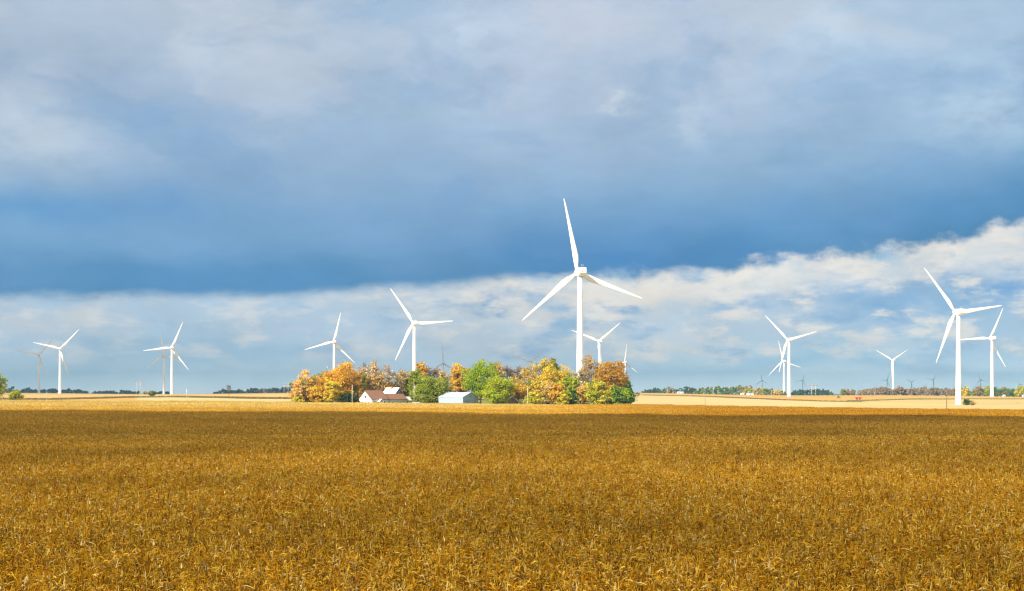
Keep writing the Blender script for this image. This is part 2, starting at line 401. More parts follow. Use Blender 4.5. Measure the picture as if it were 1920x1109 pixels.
# ------------------------------------------------------------------ wind turbines
HUB = 64.5
TURB = [  # tower px, hub py, distance, blade phase, label
    (1087.6, 510, 815, -10.6, "largest white wind turbine, its tower rising behind the autumn grove"),
    (1797.0, 585, 1111, -38, "tall white wind turbine with a round green bush at its foot"),
    (776.8, 606, 1470, -34, "white wind turbine rising behind the brown roofed farmhouse"),
    (1860.0, 634.5, 1765, 27, "white wind turbine right behind the tall one with the bush at its foot"),
    (1479.4, 637.3, 1807, -45, "white wind turbine, nearer of the two overlapping on the right"),
    (626.4, 641, 2027, 14, "white wind turbine above the orange trees left of the farmhouse"),
    (1124.0, 640, 2050, 51, "smaller white wind turbine directly right of the largest one"),
    (322.2, 652, 2190, 23, "white wind turbine beside two small bushes, a hazy one just behind it"),
    (112.5, 654, 2290, 43, "leftmost white wind turbine, its lowest blade in shade near the hub"),
    (1469.8, 677.5, 2885, -13, "white wind turbine behind the nearer of the overlapping pair"),
    (1674.6, 675.5, 3000, -61, "white wind turbine with one blade pointing straight down its tower"),
    (1172.5, 679, 3400, 7, "pale distant wind turbine right of the rust coloured tree"),
    (73.0, 665, 2680, 40, "shaded grey wind turbine standing behind the leftmost white one"),
    (307.2, 666, 2600, -9, "hazy bluish wind turbine partly behind the turbine beside the bushes"),
    (831.6, 681.5, 3100, -3, "shaded blue wind turbine with one blade upright above the bare trees"),
    (996.0, 679, 3000, 49, "shaded wind turbine with only two blades showing above the grove"),
    (1429.0, 714, 7200, -5, "tiny dark blue wind turbine left of the overlapping white pair"),
    (1505.3, 713.8, 7400, 22, "tiny dark blue wind turbine between white pair and H shaped pylon"),
    (1663.3, 713, 7000, 29, "tiny dark blue wind turbine just left of a white turbine's tower"),
    (1709.6, 717, 8400, 60, "tiny dark blue wind turbine with two blades raised like a Y"),
    (1750.0, 712.3, 7200, 38, "tiny dark blue wind turbine above brown trees left of the dark pole"),
    (1838.8, 712.5, 7200, -21, "tiny dark blue wind turbine between the two tall white towers on the right"),
    (1798.2, 719, 9000, -3, "tiny dark wind turbine almost hidden behind the white tower with the bush"),
    (1912.5, 721.5, 9000, -28, "faint tiny wind turbine at the far right edge above trees"),
]
TPOS = []
for px, hy, d, ph, lab in TURB:
    x, y = at(px, d)
    z = ZC + (HY - hy) * d / F - HUB
    TPOS.append((x, y, z))
for (x, y, z), t in zip(TPOS, TURB):
    BUMPS.append((x, y, z - float(terrain(x, y, False)), 60 + t[2] * 0.05))
for _ in range(6):      # let neighbouring rises settle together
    for k, (x, y, z) in enumerate(TPOS):
        b = BUMPS[k]; BUMPS[k] = (b[0], b[1], b[2] + z - gz(x, y), b[3])

def blade_mesh():
    st = [(0.9, 1.75, 1.75, .5), (2.2, 1.75, 1.7, .5), (4.0, 2.2, 1.35, .45), (6.2, 2.95, .95, .36), (8.5, 3.2, .72, .32), (12, 2.8, .55, .31),
          (18, 2.15, .40, .31), (25, 1.6, .28, .31), (31, 1.15, .19, .31), (35.5, .8, .12, .32), (37.7, .5, .07, .36), (38.5, .14, .03, .4)]
    n = 14; vs = []; fs = []
    for k, (r, c, t, le) in enumerate(st):
        tw = R(10 * max(0, 1 - r / 26)); pre = -0.9 * (r / 38.5) ** 2
        for i in range(n):
            a = 2 * math.pi * i / n
            xx = math.cos(a); yy = math.sin(a)
            w = min(1, max(0, (r - 2.2) / 4))
            X = (xx * .5 + .5 - le) * c
            Y = yy * t * .5 * ((1 - w) + w * (0.62 - .42 * xx))
            vs.append((X * math.cos(tw) - Y * math.sin(tw), X * math.sin(tw) + Y * math.cos(tw) - pre, r))
    for k in range(len(st) - 1):
        for i in range(n): fs.append((k * n + i, k * n + (i + 1) % n, (k + 1) * n + (i + 1) % n, (k + 1) * n + i))
    fs += [tuple(range(n))[::-1], tuple((len(st) - 1) * n + i for i in range(n))]
    b = MB(); b.add(vs, fs, True)
    return b.mesh('blade', MAT['white'])
def lathe(prof, n=20):
    """prof: (y, r) along the rotor axis"""
    b = MB(); vs = []; fs = []
    for y, r in prof:
        vs += [(r * math.cos(2 * math.pi * i / n), y, r * math.sin(2 * math.pi * i / n)) for i in range(n)]
    for k in range(len(prof) - 1):
        fs += [(k * n + i, k * n + (i + 1) % n, (k + 1) * n + (i + 1) % n, (k + 1) * n + i) for i in range(n)]
    fs += [tuple(range(n)), tuple((len(prof) - 1) * n + i for i in range(n))]
    b.add(vs, fs, True); return b
def make_turbine():
    root = empty('wind_turbine', (0, 0, 0))
    b = MB()
    zs = [-1.5, 0, 10, 20.5, 20.6, 32, 41.5, 41.6, 52, HUB - 2.35]
    b.tube([(0, 0, z) for z in zs], [2.05 - 0.78 * max(0, z) / 62 for z in zs], 28)
    b.build('tower', MAT['white'], root)
    f = MB()
    f.tube([(0, 0, -1.2), (0, 0, .25)], 2.9, 24)
    f.build('foundation', MAT['steel'], root)
    # nacelle: rotor axis +Y, long box with its belly sloping up to the rear
    side = [(3.2, -1.55), (2.6, -2.05), (-1.6, -2.3), (-5.2, -1.15), (-5.4, -.9), (-5.4, 1.55), (-5.1, 1.85), (2.4, 2.0), (3.2, 1.5)]
    b = MB(); n = len(side); hw = 1.72
    rings = []
    for w, sh in ((-hw, .93), (-hw + .22, 1.0), (hw - .22, 1.0), (hw, .93)):
        rings.append([(w, p[0] * (1 if sh == 1 else .985), p[1] * sh) for p in side])
    vs = [p for r in rings for p in r]
    fs = [(k * n + i, k * n + (i + 1) % n, (k + 1) * n + (i + 1) % n, (k + 1) * n + i) for k in range(3) for i in range(n)]
    fs += [tuple(range(n)), tuple(3 * n + i for i in range(n))]
    b.add(vs, fs)
    nac = b.build('nacelle', MAT['white'], root, (0, 0, HUB))
    for bx in ((.55, -5.46, .35, 1.15, -5.38, .62), (-.75, -5.46, -.35, -.25, -5.38, -.08)):
        v = MB(); v.box(*bx); v.build('vent', MAT['dark'], nac)
    m = MB()
    for xx in (-.55, .55):
        m.tube([(xx, -3.6, 1.85), (xx, -3.6, 3.3)], .06, 6)
        m.tube([(xx, -3.6, 3.3), (xx, -3.35, 3.3)], .05, 6)
        m.tube([(xx, -3.6, 3.3), (xx, -3.6, 3.5)], .13, 8)
    m.tube([(-.55, -3.6, 2.75), (.55, -3.6, 2.75)], .05, 6)
    m.tube([(-.55, -3.6, 3.3), (.55, -3.6, 3.3)], .05, 6)
    m.build('weather_mast', MAT['steel'], nac)
    lathe([(3.0, 1.35), (3.4, 1.55), (5.0, 1.5), (5.8, 1.2), (6.4, .7), (6.65, .15)]).build('hub', MAT['white'], root, (0, 0, HUB))
    bm = blade_mesh()
    for k in range(3): link('blade', bm, root, (0, 0, HUB))
    return root
def copy_tree(o, parent=None):
    c = o.copy(); COL.objects.link(c); c.parent = parent
    for ch in [x for x in o.children]: copy_tree(ch, c)
    return c
YAW = R(16)
proto = make_turbine()
roots = [proto] + [copy_tree(proto) for _ in TURB[1:]]
for root, pos, t in zip(roots, TPOS, TURB):
    root.location = pos
    tag(root, t[4], 'wind turbine', 'wind turbines across the farmland')
    k = 0
    Rz = Matrix.Rotation(YAW, 4, 'Z')
    for ch in root.children:
        nm = ch.name.split('.')[0]
        if nm in ('nacelle', 'hub'): ch.rotation_euler = (0, 0, YAW)
        elif nm == 'blade':
            M = Rz @ Matrix.Translation((0, 4.25, 0)) @ Matrix.Rotation(R(t[3] + 120 * k), 4, 'Y')
            ch.matrix_local = Matrix.Translation((0, 0, HUB)) @ M
            k += 1

# ------------------------------------------------------------------ ground sheet with its fields
CE = np.array([(-700, 770), (-300, 765), (0, 752), (300, 742), (560, 712), (620, 700), (1100, 696), (1190, 705), (1300, 680), (1480, 632), (1600, 604),
               (1775, 566), (1920, 545), (2300, 500), (3000, 430)], float)
def corn_edge(u): return np.interp(u, CE[:, 0], CE[:, 1])
LINE_L = [(-150, 748.5), (0, 749.5), (100, 750), (180, 748), (250, 746), (330, 745.3), (400, 746.5), (470, 748), (560, 749)]
LINE_R = [(1205, 741.6), (1300, 743.5), (1380, 747), (1460, 750.5), (1540, 753.2), (1620, 754.5)]
LINE_G = [(1590, 752.6), (1660, 751), (1740, 749.3), (1800, 749), (1860, 749), (1935, 748.6)]
DL = [(p, d_at(p, q)) for p, q in LINE_L]
DR = [(p, d_at(p, q)) for p, q in LINE_R]
DG = [(p, d_at(p, q)) for p, q in LINE_G]
def ground():
    na = 420
    a_in = np.linspace(-0.42, 0.42, 300)
    a_out = np.linspace(0.42, 2 * math.pi - 0.42, 62)[1:-1]
    ang = np.concatenate([a_in, a_out]); na = len(ang)
    rr = np.concatenate([[2, 6, 14, 30], 50 * (11000 / 50) ** np.linspace(0, 1, 420)])
    A, RR = np.meshgrid(ang, rr)
    X = RR * np.sin(A); Y = RR * np.cos(A); Z = terrain(X, Y)
    u = np.where(Y > 0, CX + F * X / np.maximum(Y, 1), CX + 9000 * np.sign(X)); d = Y
    col = np.zeros(X.shape + (3,))
    soil = np.array((.11, .07, .03)); pale = np.array((.58, .425, .18)); gold = np.array((.55, .33, .095)); amber = np.array((.54, .30, .07))
    tan = np.array((.42, .30, .14)); green = np.array((.12, .16, .04))
    ce = corn_edge(u)
    col[:] = pale
    ll = np.interp(u, [p for p, _ in DL], [q for _, q in DL])
    lr = np.interp(u, [p for p, _ in DR], [q for _, q in DR])
    lg = np.interp(u, [p for p, _ in DG], [q for _, q in DG])
    left = u < 900
    col[left & (d > ll)] = (pale * .5 + gold * .5)
    col[left & (d > 1750)] = amber * .6 + gold * .4
    m = left & (u < 260) & (d < ll); col[m] = amber
    right = u >= 900
    col[right & (d > lr) & (u < 1620)] = gold
    col[right & (u >= 1580) & (d < lg)] = pale * .65 + gold * .35
    col[right & (u >= 1580) & (d > lg)] = gold
    col[(u > 1380) & (d < 700)] = gold * .75 + pale * .25
    m = (d > 2500); col[m] = tan
    m = (d > 3200); col[m] = tan * .6 + green * .4
    m = (d < ce + 2) | (d < 0); col[m] = soil
    m = (u > 545) & (u < 1192) & (d > ce + 3) & (d < 830); col[m] = np.array((.20, .20, .06))     # farmyard grass
    n0 = 1; v = np.concatenate([[(0, 0, 0)], np.stack([X, Y, Z], -1).reshape(-1, 3)])
    c = np.concatenate([[soil], col.reshape(-1, 3)])
    nr = len(rr); I = 1 + np.arange(nr * na).reshape(nr, na); J = np.roll(I, -1, 1)
    q = np.stack([I[:-1], I[1:], J[1:], J[:-1]], -1).reshape(-1, 4)[:, ::-1]
    t = np.stack([np.zeros(na, int), I[0], J[0]], -1)[:, ::-1]
    m = bpy.data.materials.new('field_soil_and_stubble'); m.use_nodes = True
    N = NT(m.node_tree); p = N.n['Principled BSDF']
    at_ = N.new('ShaderNodeAttribute', attribute_name='Col').outputs['Color']
    g = N.new('ShaderNodeNewGeometry').outputs['Position']
    f1 = N.noise(N.vm('MULTIPLY', g, (.006, .06, 0)), 1.0, 7, 0.65)
    f2 = N.noise(N.vm('MULTIPLY', g, (.12, .12, 0)), 1.0, 5, 0.7)
    f3 = N.noise(N.vm('MULTIPLY', g, (1.7, 1.7, 0)), 1.0, 3, 0.7)
    k = N.m('MULTIPLY', N.remap(f1, .3, .7, .74, 1.22, False), N.remap(f2, .3, .7, .86, 1.12, False))
    k = N.m('MULTIPLY', k, N.remap(f3, .3, .7, .85, 1.15, False))
    sc_ = N.new('ShaderNodeVectorMath', operation='SCALE'); N.l.new(at_, sc_.inputs[0]); N.l.new(k, sc_.inputs['Scale'])
    N.l.new(sc_.outputs[0], p.inputs['Base Color']); p.inputs['Roughness'].default_value = 0.9; p.inputs['Specular IOR Level'].default_value = 0.1
    me = np_mesh('ground', v, [(4, q), (3, t)], c, m, True)
    o = link('ground', me); tag(o, "wide farmland of pale stubble and golden fields behind the corn", 'ground', kind='structure')
ground()

# ------------------------------------------------------------------ dry corn field (uncountable: stuff)
CORN_COLS = np.array([(.74, .40, .020), (.90, .63, .13), (.60, .27, .014), (.68, .37, .018), (.17, .07, .012), (.38, .25, .016), (.95, .78, .40), (.54, .20, .014)])
CORN_P = np.array([.22, .14, .15, .16, .17, .06, .06, .04])
def corn_tile(name, size, dens, leaves, seg, wid):
    V = []; Q = []; C = []; nb = 0
    n = int(size * size * dens)
    for _ in range(n):
        x0, y0 = rng.uniform(-size / 2, size / 2, 2)
        H = rng.normal(2.12, .13)
        lean = rng.normal(0, .06, 2)
        base = CORN_COLS[rng.choice(8, p=CORN_P)]
        # stalk
        for dx, dy in ((.016, 0), (0, .016)):
            p = np.array([(x0 - dx, y0 - dy, .2), (x0 + dx, y0 + dy, .2), (x0 + lean[0] + dx * .5, y0 + lean[1] + dy * .5, H - .2), (x0 + lean[0] - dx * .5, y0 + lean[1] - dy * .5, H - .2)])
            V.append(p); Q.append(np.array([[0, 1, 2, 3]]) + nb); C.append(np.tile(base * .55, (4, 1))); nb += 4
        # tassel
        for k in range(2):
            a = rng.uniform(0, 2 * math.pi); sp = rng.uniform(.04, .17); L = rng.uniform(.16, .32)
            b0 = np.array((x0 + lean[0], y0 + lean[1], H - .03)); d = np.array((math.cos(a) * sp, math.sin(a) * sp, L))
            w = np.array((-math.sin(a), math.cos(a), 0)) * .011
            V.append(np.array([b0 - w, b0 + w, b0 + d + w, b0 + d - w])); Q.append(np.array([[0, 1, 2, 3]]) + nb)
            C.append(np.tile(base * .85, (4, 1))); nb += 4
        for k in range(leaves):
            a = rng.uniform(0, 2 * math.pi)
            zb = H - .02 - (k / leaves) ** 1.4 * 1.1 + rng.normal(0, .05)
            L = rng.uniform(.20, .48); w0 = wid * rng.uniform(.75, 1.3)
            up = rng.uniform(.1, 1.25); curl = rng.uniform(.5, 3.6); tw = rng.normal(0, 2.4)
            t = np.linspace(0, 1, seg + 1)
            th = up - curl * t                          # climbs, arches over and hangs
            da = a + np.cumsum(rng.normal(0, .28, seg + 1))
            ds = L / seg
            cx = np.cumsum(np.cos(th) * np.cos(da)) * ds; cy = np.cumsum(np.cos(th) * np.sin(da)) * ds; cz = np.cumsum(np.sin(th)) * ds
            ce = np.stack([x0 + lean[0] * zb / H + cx, y0 + lean[1] * zb / H + cy, zb + cz], -1)
            wd = w0 * np.clip(np.minimum(.55 + 2 * t, 1.25 * (1.02 - t)), .06, 1)
            phi = tw * t
            side = np.stack([-np.sin(da) * np.cos(phi), np.cos(da) * np.cos(phi), np.sin(phi)], -1)
            p = np.empty((2 * (seg + 1), 3)); p[0::2] = ce - side * wd[:, None] * .5; p[1::2] = ce + side * wd[:, None] * .5
            i = np.arange(seg) * 2
            V.append(p); Q.append(np.stack([i, i + 1, i + 3, i + 2], -1) + nb)
            c = (base * .3 + CORN_COLS[rng.choice(8, p=CORN_P)] * .7) * rng.uniform(.7, 1.2)
            C.append(np.tile(np.clip(c, 0, .9), (len(p), 1))); nb += len(p)
    return np_mesh(name, np.concatenate(V), [(4, np.concatenate(Q))], np.concatenate(C), MAT['corn'])
tiles = bpy.data.collections.new('corn_tiles')           # sources for the instancing; not linked to the scene
NEAR, FAR = 7, 5
for k in range(NEAR): tiles.objects.link(bpy.data.objects.new('corn_a%02d' % k, corn_tile('corn_plants', 3.0, 8.2, 11, 5, .058)))
for k in range(FAR): tiles.objects.link(bpy.data.objects.new('corn_b%02d' % k, corn_tile('corn_plants', 6.0, 6.6, 8, 4, .085)))
def corn_field():
    pts = []; rot = []; idx = []; scl = []; tint = []
    def bands(x, y):
        k = 1.0; t = np.array((1.0, 1.0, 1.0))
        w = 4 * math.sin(x * .021) + 3 * math.sin(x * .053 + 1)
        for yc, hw, s in ((236 + .02 * x, 6, .34), (262, 22, .10), (330 - .05 * x, 12, .14), (352 + .01 * x, 5, .22), (190, 30, .03)):
            g = math.exp(-((y + w - yc) / hw) ** 2)
            t = t * (1 - s * g * np.array((1.0, .88, .72)))
        u = CX + F * x / y
        g = min(1, max(0, (u - 1020) / 330)) * min(1, max(0, (y - 330) / 90))      # tint turns darker and browner to the right
        st = min(1, max(0, (1150 - u) / 250)) * min(1, max(0, (y - 500) / 110))     # paler straw towards the farm
        t = t * np.array((1.0, .96, .76))
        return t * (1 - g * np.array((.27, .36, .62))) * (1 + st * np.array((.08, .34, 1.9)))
    LIM = 186.0
    def fill(size, y0, y1, kinds):
        for gy in np.arange(y0 + size / 2, y1, size):
            hwid = gy * 0.40 + 14
            for gx in np.arange(-math.ceil(hwid / size) * size, hwid + size, size):
                u = CX + F * gx / gy
                if gy > corn_edge(u) - size * .3: continue
                pts.append((gx, gy, gz(gx, gy))); rot.append((0, 0, rng.integers(4) * math.pi / 2))
                idx.append(rng.choice(kinds)); s = rng.uniform(.94, 1.06); scl.append((1.04, 1.04, s))
                v = rng.uniform(.92, 1.08); w = .05 * math.sin(gx * .09 + 2 * math.sin(gy * .05)) + .05 * math.sin(gy * .06 + 1.3 * math.sin(gx * .03))
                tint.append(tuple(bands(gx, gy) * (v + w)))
    fill(3.0, 18, LIM, list(range(NEAR)))
    fill(6.0, LIM, 780, list(range(NEAR, NEAR + FAR)))
    me = bpy.data.meshes.new('corn_field')
    me.from_pydata(pts, [], [])
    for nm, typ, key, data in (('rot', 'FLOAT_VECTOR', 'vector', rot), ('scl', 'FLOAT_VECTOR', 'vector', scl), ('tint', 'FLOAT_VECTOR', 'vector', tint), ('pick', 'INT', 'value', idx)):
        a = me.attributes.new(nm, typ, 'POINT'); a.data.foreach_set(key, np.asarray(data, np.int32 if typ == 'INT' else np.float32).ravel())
    me.materials.append(MAT['corn'])
    o = link('corn_field', me)
    tag(o, "dense brown and gold dry corn filling the whole foreground", 'corn', kind='stuff')
    g = bpy.data.node_groups.new('corn_scatter', 'GeometryNodeTree')
    g.interface.new_socket('Geometry', in_out='INPUT', socket_type='NodeSocketGeometry')
    g.interface.new_socket('Geometry', in_out='OUTPUT', socket_type='NodeSocketGeometry')
    N = g.nodes; L = g.links
    gi = N.new('NodeGroupInput'); go = N.new('NodeGroupOutput')
    ci = N.new('GeometryNodeCollectionInfo'); ci.inputs['Collection'].default_value = tiles
    ci.inputs['Separate Children'].default_value = True; ci.inputs['Reset Children'].default_value = True
    ip = N.new('GeometryNodeInstanceOnPoints'); ip.inputs['Pick Instance'].default_value = True
    def attr(nm, typ):
        a = N.new('GeometryNodeInputNamedAttribute'); a.data_type = typ; a.inputs['Name'].default_value = nm
        return [s for s in a.outputs if s.enabled and s.name == 'Attribute'][0]
    e2r = N.new('FunctionNodeEulerToRotation'); L.new(attr('rot', 'FLOAT_VECTOR'), e2r.inputs[0])
    L.new(gi.outputs[0], ip.inputs['Points']); L.new(ci.outputs[0], ip.inputs['Instance'])
    L.new(attr('pick', 'INT'), ip.inputs['Instance Index']); L.new(e2r.outputs[0], ip.inputs['Rotation']); L.new(attr('scl', 'FLOAT_VECTOR'), ip.inputs['Scale'])
    L.new(ip.outputs[0], go.inputs[0])
    md = o.modifiers.new('scatter', 'NODES'); md.node_group = g
corn_field()

# ------------------------------------------------------------------ grass strips and tufts between fields
def tufts(name, pts, hgt, width, cols, label, per=5, cat='grass'):
    """blades of tall grass scattered round the given points"""
    P = np.repeat(np.asarray(pts, float), per, 0); n = len(P)
    P[:, 0] += rng.normal(0, width, n); P[:, 1] += rng.normal(0, width, n)
    z = terrain(P[:, 0], P[:, 1])
    a = rng.uniform(0, 2 * math.pi, n); h = hgt * rng.uniform(.5, 1.25, n); w = rng.uniform(.10, .28, n)
    lx = rng.normal(0, .25, n) * h; ly = rng.normal(0, .25, n) * h
    v = np.empty((n, 4, 3))
    ca, sa = np.cos(a) * w, np.sin(a) * w
    v[:, 0] = np.stack([P[:, 0] - ca, P[:, 1] - sa, z - .05], -1); v[:, 1] = np.stack([P[:, 0] + ca, P[:, 1] + sa, z - .05], -1)
    v[:, 2] = np.stack([P[:, 0] + lx + ca * .3, P[:, 1] + ly + sa * .3, z + h], -1); v[:, 3] = np.stack([P[:, 0] + lx - ca * .3, P[:, 1] + ly - sa * .3, z + h], -1)
    c = np.asarray(cols)[rng.integers(len(cols), size=n)] * rng.uniform(.75, 1.25, (n, 1))
    me = np_mesh(name, v.reshape(-1, 3), [(4, np.arange(n * 4).reshape(-1, 4))], np.repeat(c, 4, 0), MAT['grass'])
    return tag(link(name, me), label, cat, kind='stuff')
def along(dl, step):
    out = []
    for (p0, d0), (p1, d1) in zip(dl[:-1], dl[1:]):
        x0, y0 = at(p0, d0); x1, y1 = at(p1, d1)
        n = max(2, int(math.hypot(x1 - x0, y1 - y0) / step))
        out += [(x0 + (x1 - x0) * t / n, y0 + (y1 - y0) * t / n) for t in range(n)]
    return out
DRY = [(.16, .12, .045), (.22, .15, .05), (.12, .11, .035), (.28, .19, .07)]
tufts('grass_strip', along(DL, .5), 1.15, 1.6, DRY, "dark line of rough grass crossing the pale field on the left", 8)
tufts('grass_strip', along(DR, .5), .9, 1.2, [(.30, .19, .05), (.24, .15, .045), (.18, .13, .04)], "brown line of rough grass slanting across the stubble on the right", 7)
tufts('grass_strip', along(DG, .5), .75, 1.4, [(.16, .20, .04), (.22, .22, .05), (.12, .16, .04)], "thin green grass line in front of the brown trees far right", 7)
yard = [at(rng.uniform(548, 1198), rng.uniform(703, 716)) for _ in range(1500)]
tufts('grass_strip', yard, .8, 1.0, [(.26, .24, .05), (.34, .27, .07), (.16, .19, .04)], "uneven grass at the foot of the autumn grove", 4)

# ------------------------------------------------------------------ trees
PAL = dict(
    orange=[(.66, .34, .03), (.72, .42, .045), (.58, .29, .022), (.66, .45, .05)],
    salmon=[(.72, .45, .12), (.68, .37, .07), (.74, .52, .19), (.60, .38, .08)],
    gold=[(.68, .47, .04), (.62, .41, .03), (.72, .53, .08), (.54, .37, .03)],
    yellow=[(.60, .50, .03), (.52, .44, .035), (.66, .52, .05)],
    lime=[(.38, .42, .018), (.48, .47, .022), (.30, .36, .018)],
    green=[(.25, .36, .012), (.33, .42, .014), (.16, .27, .012), (.42, .45, .018)],
    olive=[(.22, .25, .035), (.28, .29, .04), (.17, .20, .03), (.33, .30, .05)],
    dark=[(.05, .09, .025), (.07, .12, .03), (.04, .07, .02)],
    pine=[(.11, .21, .04), (.15, .26, .05), (.07, .15, .03)],
    hedge=[(.34, .28, .17), (.38, .31, .19), (.30, .26, .16), (.36, .27, .17)],
    rust=[(.50, .24, .025), (.56, .29, .03), (.38, .20, .025), (.46, .30, .035)],
    tan=[(.56, .40, .12), (.48, .33, .10), (.58, .44, .15)],
    twig=[(.42, .29, .21), (.36, .25, .18), (.47, .33, .24)],
    brown=[(.40, .28, .14), (.44, .31, .15), (.34, .25, .13), (.42, .27, .12)],
)
for k_ in ('orange', 'salmon', 'gold', 'yellow', 'lime', 'green', 'rust', 'tan', 'olive'):
    PAL[k_] = [tuple(min(.86, x * 1.14) for x in c) for c in PAL[k_]]
def leaf_quads(cent, nrm_out, size, flat=.55):
    n = len(cent)
    nn = rng.normal(0, .75, (n, 3)) + nrm_out * .8 + np.array((0, 0, .35))
    nn /= np.linalg.norm(nn, axis=1, keepdims=True) + 1e-9
    t = rng.normal(0, 1, (n, 3)); a = np.cross(nn, t); a /= np.linalg.norm(a, axis=1, keepdims=True) + 1e-9
    b = np.cross(nn, a)
    s = size * rng.uniform(.6, 1.35, (n, 1))
    a = a * s; b = b * s * flat
    v = np.stack([cent - a * .5 - b, cent + a * .6 - b * .45, cent + a * .5 + b, cent - a * .6 + b * .45], 1)
    return v.reshape(-1, 3)
def crown_clusters(H, Wd, base, ncl, shape):
    out = []
    ph = rng.uniform(0, 6.28, 3)
    zc = H * (base + 1) / 2; rz = H * (1 - base) / 2
    while len(out) < ncl:
        p = rng.normal(0, 1, 3); p /= np.linalg.norm(p)
        r = rng.uniform(.25, 1.0) ** .5
        lob = 1 + .16 * math.sin(3 * math.atan2(p[1], p[0]) + ph[0]) * (1 - p[2] ** 2) + .14 * math.sin(4.5 * p[2] + ph[1] + 2 * p[0]) + .10 * math.sin(7 * p[0] + ph[2])
        p = p * r * lob
        t = (p[2] + 1) / 2
        if shape == 'cone': k = 1.05 - t
        elif shape == 'vase': k = .55 + .55 * t if t < .8 else 1.0 - (t - .8) * .8
        else: k = 1.0
        out.append((p[0] * Wd / 2 * k, p[1] * Wd / 2 * k, zc + p[2] * rz, r))
    return out
def tree_meshes(H, Wd, kind, base=.2, ncl=46, per=84, leaf=.40, shape='round', twigs=0, trunk=None, mix=None, bark='bark', crad=.115):
    """returns (trunk mesh, crown mesh) in the tree's own space"""
    cl = crown_clusters(H, Wd, base, int(ncl * 2.1), shape)
    tb = MB(); tr = trunk or max(.14, H * .017)
    bend = rng.normal(0, .03 * H, 2)
    def axis(z):
        t = z / H; return np.array((bend[0] * t * t, bend[1] * t * t, z))
    top = H * (.86 if shape != 'cone' else .96)
    zs = np.linspace(-.3, top, 6)
    tb.tube([axis(z) for z in zs], [tr * (1.25 if z < .1 else 1) * (1 - .9 * max(z, 0) / top) + .02 for z in zs], 7)
    V = []; C = []; WV = []
    pal = np.array(PAL[kind])
    for (x, y, z, r) in cl:
        c = np.array((x, y, z)) + axis(z) * np.array((1, 1, 0))
        # limb up to the clump
        z0 = max(H * base * .55, min(z - .25 * math.hypot(x, y) - .1 * H * rng.uniform(.3, 1), top * .92))
        s = axis(z0); mid = (s + c) / 2 + np.array((0, 0, -.03 * H)) + rng.normal(0, .02 * H, 3)
        L = np.linalg.norm(c - s)
        tb.tube([s, mid, c], [max(.05, tr * .42 * (1 - z0 / H) + .03), .05 + tr * .12, .03], 4, cap=False)
        for k in range(twigs):
            d = rng.normal(0, 1, 3) + np.array((0, 0, .7)) + (c - axis(z)) / (Wd * .5) * .8; d /= np.linalg.norm(d)
            st = mid + (c - mid) * rng.uniform(.2, 1)
            ln = rng.uniform(.05, .12) * H
            tb.tube([st, st + d * ln * .55 + rng.normal(0, .15, 3), st + d * ln + rng.normal(0, .35, 3)], [.05, .038, .02], 3, cap=False)
        cr = Wd * crad * rng.uniform(.65, 1.25)
        n = max(3, int(per * rng.uniform(.65, 1.35)))
        q = rng.normal(0, 1, (n, 3)); q /= np.linalg.norm(q, axis=1, keepdims=True)
        rad = rng.uniform(.15, 1, (n, 1)) ** .45 * np.where(rng.random((n, 1)) < .22, rng.uniform(1.0, 2.4, (n, 1)), 1)
        pos = c + q * rad * cr * np.array((1.1, 1.1, .8))
        pl = pal
        if mix and rng.random() < mix[1]: pl = np.array(PAL[mix[0]])
        V.append(leaf_quads(pos, q, leaf))
        cc = pl[rng.integers(len(pl), size=n)] * rng.uniform(.8, 1.2) * rng.uniform(.85, 1.15, (n, 1))
        C.append(np.repeat(cc, 4, 0))
    V = np.concatenate(V); C = np.concatenate(C)
    tm = tb.mesh('trunk', MAT[bark])
    cm = np_mesh('crown', V, [(4, np.arange(len(V)).reshape(-1, 4))], np.clip(C, 0, .9), MAT['leaf'])
    return tm, cm
def plant(name, px, d, top_y, wpx, kind, label, cat='tree', group=None, dz=0, sink=0, **kw):
    """a tree whose top stands at the given height in the photo, on the terrain"""
    x, y = at(px, d); z = gz(x, y)
    H = ZC + (HY - top_y) * d / F - z
    Wd = wpx * d / F
    kw.setdefault('leaf', .38)
    root = empty(name, (x, y, z - sink))
    tm, cm = tree_meshes(H + sink, Wd, kind, **kw)
    link('trunk', tm, root); link('crown', cm, root)
    tag(root, label, cat, group)
    return root
G = 'trees of the farm grove'
BARE = dict(per=9, leaf=.34, twigs=9, ncl=46, bark='greybark', base=.22, shape='vase')
HALF = dict(per=30, leaf=.42, twigs=4, ncl=46, base=.2)
